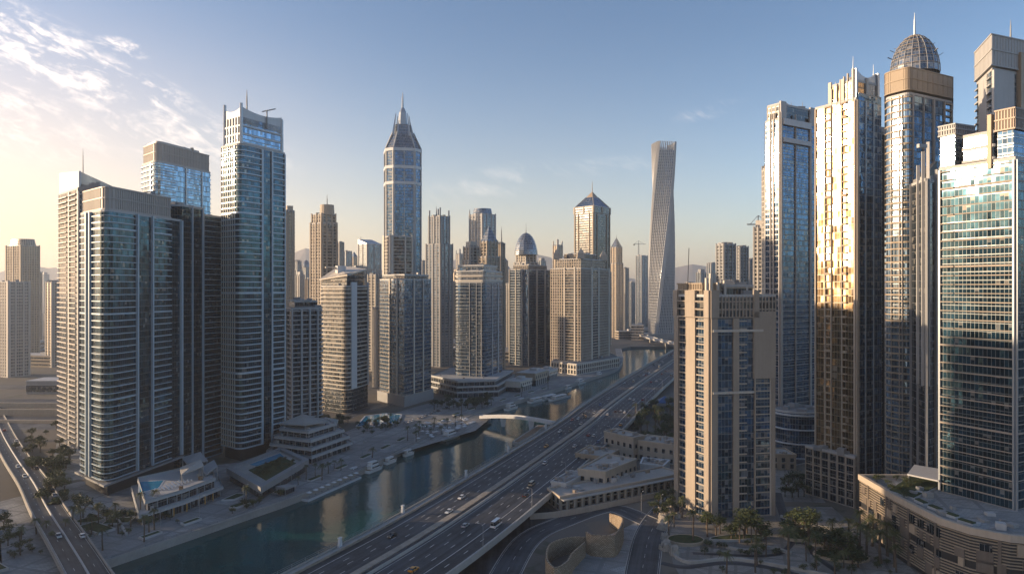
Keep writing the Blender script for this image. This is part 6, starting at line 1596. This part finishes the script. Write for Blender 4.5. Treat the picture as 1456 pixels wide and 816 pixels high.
for k, (pts, lab) in enumerate((([G(1110, 735), G(1130, 742), G(1150, 746), G(1180, 752), G(1210, 752)], 'curved pale bench wall between the beige and golden towers, upper one'), ([G(1115, 745), G(1135, 752), G(1160, 756), G(1182, 764), G(1170, 774)], 'curved pale bench wall between the beige and golden towers, lower one'),
                                ([G(948, 778), G(975, 800), G(1040, 796), G(1110, 806), G(1190, 822)], 'long low curved parapet along the bottom edge at lower right'), ([G(1020, 776), G(1060, 784), G(1095, 780), G(1125, 788)], 'short low parapet below the row of bushy trees'))):
    b = MB(); b.sweep(catmull([(p[0], p[1], 3) for p in pts], 2), [(-.45, 0), (.45, 0), (.45, 1.1), (-.45, 1.1)]); o = b.build('bench_wall', M['deckc']); tag(o, lab, 'wall', 'curved walls of the lower right plaza')
rr = random.Random(9)
for k in range(16):
    q = lerp(lerp(G(935, 790), G(962, 790), rr.random()), lerp(G(935, 715), G(968, 712), rr.random()), rr.random()); s_ = rr.uniform(1.2, 3.2); b = MB()
    r0 = [(s_ * rr.uniform(.8, 1.2) * cos(a), s_ * rr.uniform(.8, 1.2) * sin(a), -.3) for a in [2 * pi * i / 8 for i in range(8)]]
    b.hull(r0, [(p[0] * rr.uniform(.4, .75), p[1] * rr.uniform(.4, .75), s_ * rr.uniform(.7, 1.3)) for p in r0]); o = b.build('boulder', M['rock'], None, (q[0], q[1], 3)); tag(o, 'pale boulder on the rocky bank beside the curving road', 'boulder', 'boulders of the rocky bank')
for k, (pts, h, mt, lab) in enumerate((
    ([(-150, 286), (-146, 294), (-149, 296), (-153, 288)], .9, 'pale', 'planter nearest the water on the left promenade'),
    ([(-141, 303), (-137, 311), (-140, 313), (-144, 305)], .9, 'pale', 'second planter along the left promenade'),
    ([(-128, 326), (-124, 334), (-127, 336), (-131, 328)], .9, 'pale', 'third planter along the left promenade, beside the wedge garden building'),
    ([(-186, 300), (-172, 292), (-168, 298), (-182, 307)], 1.0, 'pale', 'stepped planter of dark trees before the pool building'),
    ([(-205, 262), (-188, 250), (-183, 256), (-200, 268)], 1.0, 'deckc', 'long planter left of the bridge road at the bottom edge'),
    (blob(-222, 292, 9, 5, .6), 1.1, 'deckc', 'round lawn bed left of the bridge road'),
    (blob(-246, 322, 8, 5, .2), 1.1, 'deckc', 'round lawn bed far left of the bridge road'),
    (blob(-232, 262, 7, 6, .2), 1.0, 'tan', 'tan rimmed bed at the lower left corner'))):
    planter(lab, pts, h, mt)
for k, (x, y, rz, lab) in enumerate(((-236, 300, .4, 'dark kiosk with a slanted roof at the lower left garden, left one'), (-215, 275, .7, 'dark kiosk with a slanted roof beside the bridge road, right one'), (-113, 352, 1.2, 'small kiosk on the promenade beside the pontoon'))):
    o = empty('kiosk', (x, y, 3), lab, 'kiosk', 'promenade kiosks', rz)
    b = MB(); b.box(-3.5, 3.5, -2.2, 2.2, 0, 2.8); b.build('glazing', M['g_dark'], o)
    b = MB(); b.hull([(-4.3, -3, 2.81), (4.3, -3, 2.81), (4.3, 3, 2.81), (-4.3, 3, 2.81)], [(-4.3, -3, 4.1), (4.3, -3, 3.2), (4.3, 3, 3.2), (-4.3, 3, 4.1)]); b.build('roof', M['grey'], o)
    for dx in (-3.9, 3.9):
        for dy in (-2.7, 2.7): b = MB(); b.tube(dx, dy, .12, .12, 0, 2.85, 6); b.build('post', M['grey'], o)
for k, (pts, w_, lab) in enumerate((([(-262, 300), (-240, 285), (-222, 262), (-206, 236)], .5, 'curved low wall through the lower left garden, upper one'), ([(-255, 275), (-235, 262), (-226, 240)], .5, 'curved low wall through the lower left garden, lower one'), ([(-190, 318), (-176, 312), (-166, 300), (-160, 292)], .4, 'low seat wall on the plaza before the pool building'), ([(-200, 330), (-186, 322), (-182, 312)], .4, 'low seat wall under the trees below the teal tower'))):
    b = MB(); b.sweep(catmull([(p_[0], p_[1], 3) for p_ in pts], 2), [(-w_, 0), (w_, 0), (w_, .9), (-w_, .9)]); o = b.build('seat_wall', M['pale']); tag(o, lab, 'wall', 'low walls of the left plazas')
for k, pts in enumerate(([(-178, 284), (-160, 275), (-156, 283), (-174, 293)], [(-170, 262), (-160, 256), (-153, 268), (-163, 274)], [(-136, 314), (-130, 312), (-121, 330), (-127, 333)])):
    flat('paving_panel', pts, 3.022, M['terrace' if k != 1 else 'pave'])
scatter(SP, [(-250, 330), (-215, 300), (-205, 240), (-250, 240)], 16, 'garden shrub left of the bridge road at the lower left', 'trees left of the bridge road', (.6, 1.0))
n_ = 0
for i in range(len(bank) - 1):   # promenade beds and palms all along the left quay
    a, c = bank[i], bank[i + 1]
    if not (300 < a[1] < 700): continue
    nn, L = nrm(a, c); m = lerp(a, c, .5); dv = ((c[0] - a[0]) / L, (c[1] - a[1]) / L); q = (m[0] - nn[0] * 12, m[1] - nn[1] * 12)
    pts = [(q[0] + dv[0] * s1 * 5 + nn[0] * s2 * 1.3, q[1] + dv[1] * s1 * 5 + nn[1] * s2 * 1.3) for s1, s2 in ((-1, -1), (1, -1), (1, 1), (-1, 1))]
    p_ = ccw(pts); t = Tower('planter', 'long narrow hedge bed in the row along the left promenade', p_, 3.0, 'planter', 'hedge beds along the promenade'); l = t.loc(p_); ii = offset(l, -.3); bb = MB()
    for k in range(4): bb.prism([l[k], l[(k + 1) % 4], ii[(k + 1) % 4], ii[k]], 0, .7 + .004 * (k % 3))
    t.part('rim', bb, M['pale']); bb = MB(); bb.prism(ii, 0, 1.0); t.part('hedge', bb, M['hedge'])
    if n_ % 2 == 0: plant(PP, m[0] - nn[0] * 7.5, m[1] - nn[1] * 7.5, 3, R.uniform(.8, 1.05), 'promenade palm in the row along the left quay edge', 'palms along the left quay')
    n_ += 1
scatter(TP, [(24, 345), (60, 346), (100, 395), (60, 400)], 16, 'courtyard tree between the beige villas right of the highway', 'courtyard trees of the villas', (.6, .95), 3, 4)
scatter(SP, [(38, 345), (52, 356), (70, 368), (62, 352)], 8, 'shrub behind the arcade building parapet', 'shrubs behind the arcade', (.5, .8), 3, 3)
scatter(TP, [XD(300, 540), XD(340, 520), XD(440, 640), XD(410, 680)], 18, 'street tree behind the front row of left towers', 'street trees behind the front row', (.9, 1.3), 3, 5)
scatter(TP, [(-330, 440), (-285, 450), (-250, 540), (-330, 560)], 18, 'tree on the verge between the motorway and the grey balcony tower', 'verge trees at the far left', (.8, 1.3), 3, 5)
scatter(PP, [(-205, 262), (-150, 300), (-160, 330), (-215, 290)], 16, 'palm scattered on the paving below the teal tower', 'palms on the lower left plaza', (.7, 1.1), 3, 5)
scatter(PP, [(-300, 330), (-240, 300), (-225, 240), (-300, 240)], 14, 'palm in the gardens left of the bridge road', 'palms left of the bridge road', (.7, 1.1), 3, 6)
scatter(PP, [(-112, 362), (-92, 398), (-100, 404), (-116, 370)], 7, 'palm beside the wedge garden building near the pontoon', 'palms by the pontoon', (.6, .9), 3, 4)
scatter(SP, [(-192, 262), (-140, 306), (-150, 318), (-200, 280)], 22, 'low shrub in the beds of the lower left plaza', 'low shrubs of the lower left plaza', (.3, .6), 3, 3)
scatter(PP, [(84, 300), (140, 300), (146, 250), (70, 250)], 16, 'palm scattered across the lower right plaza', 'palms across the lower right plaza', (.8, 1.2), 3, 6)
scatter(SP, [(70, 250), (70, 270), (140, 285), (146, 250)], 22, 'low shrub along the bottom of the lower right plaza', 'low shrubs at the bottom right', (.3, .6), 3, 3)
pi_ = [(-62 + k * 1.9, 590 + k * 5.2) for k in range(18)]
for k, (x, y) in enumerate(pi_):
    if k % 4 == 3: continue
    place(R.choice(('white', 'silver', 'black', 'white')), x - 18, y - 60, 3.04, radians(70), 'parked car in the row behind the pale waterside terrace', 'cars parked behind the terrace')
# lamp posts
lm = bpy.data.objects.new('street_lamp', None); COL.objects.link(lm)
b = MB(); b.tube(0, 0, .14, .08, 0, 9.5, 6); b.build('post', M['grey'], lm)
b = MB(); b.bar((0, 0, 9.4), (1.8, 0, 9.8), .06); b.build('arm', M['grey'], lm)
b = MB(); b.cbox(2.0, 0, 9.7, .8, .3, .14); b.build('lamp_head', M['lens'], lm)
fl_ = [True]
def lamp(x, y, z, rz, label, group):
    o = lm if fl_[0] else copy_tree(lm); fl_[0] = False; o.location = (x, y, z); o.rotation_euler.z = rz; tag(o, label, 'street lamp', group)
for yy in range(270, 900, 45):
    x, y, z, an = along(yy, 25.2); lamp(x, y, z, an + pi / 2, 'grey street lamp on the right parapet of the highway', 'street lamps on the highway')
for px, py in ((235, 757), (290, 735), (352, 718), (420, 690), (470, 668), (520, 650)): 
    x, y = G(px, py); lamp(x - 2, y, 3, .3, 'grey street lamp on the left promenade by the water', 'street lamps on the promenade')
for px, py in ((912, 730), (940, 735), (880, 712)):
    x, y = G(px, py); lamp(x, y, 3, 1, 'grey street lamp beside the curving road', 'street lamps by the curving road')
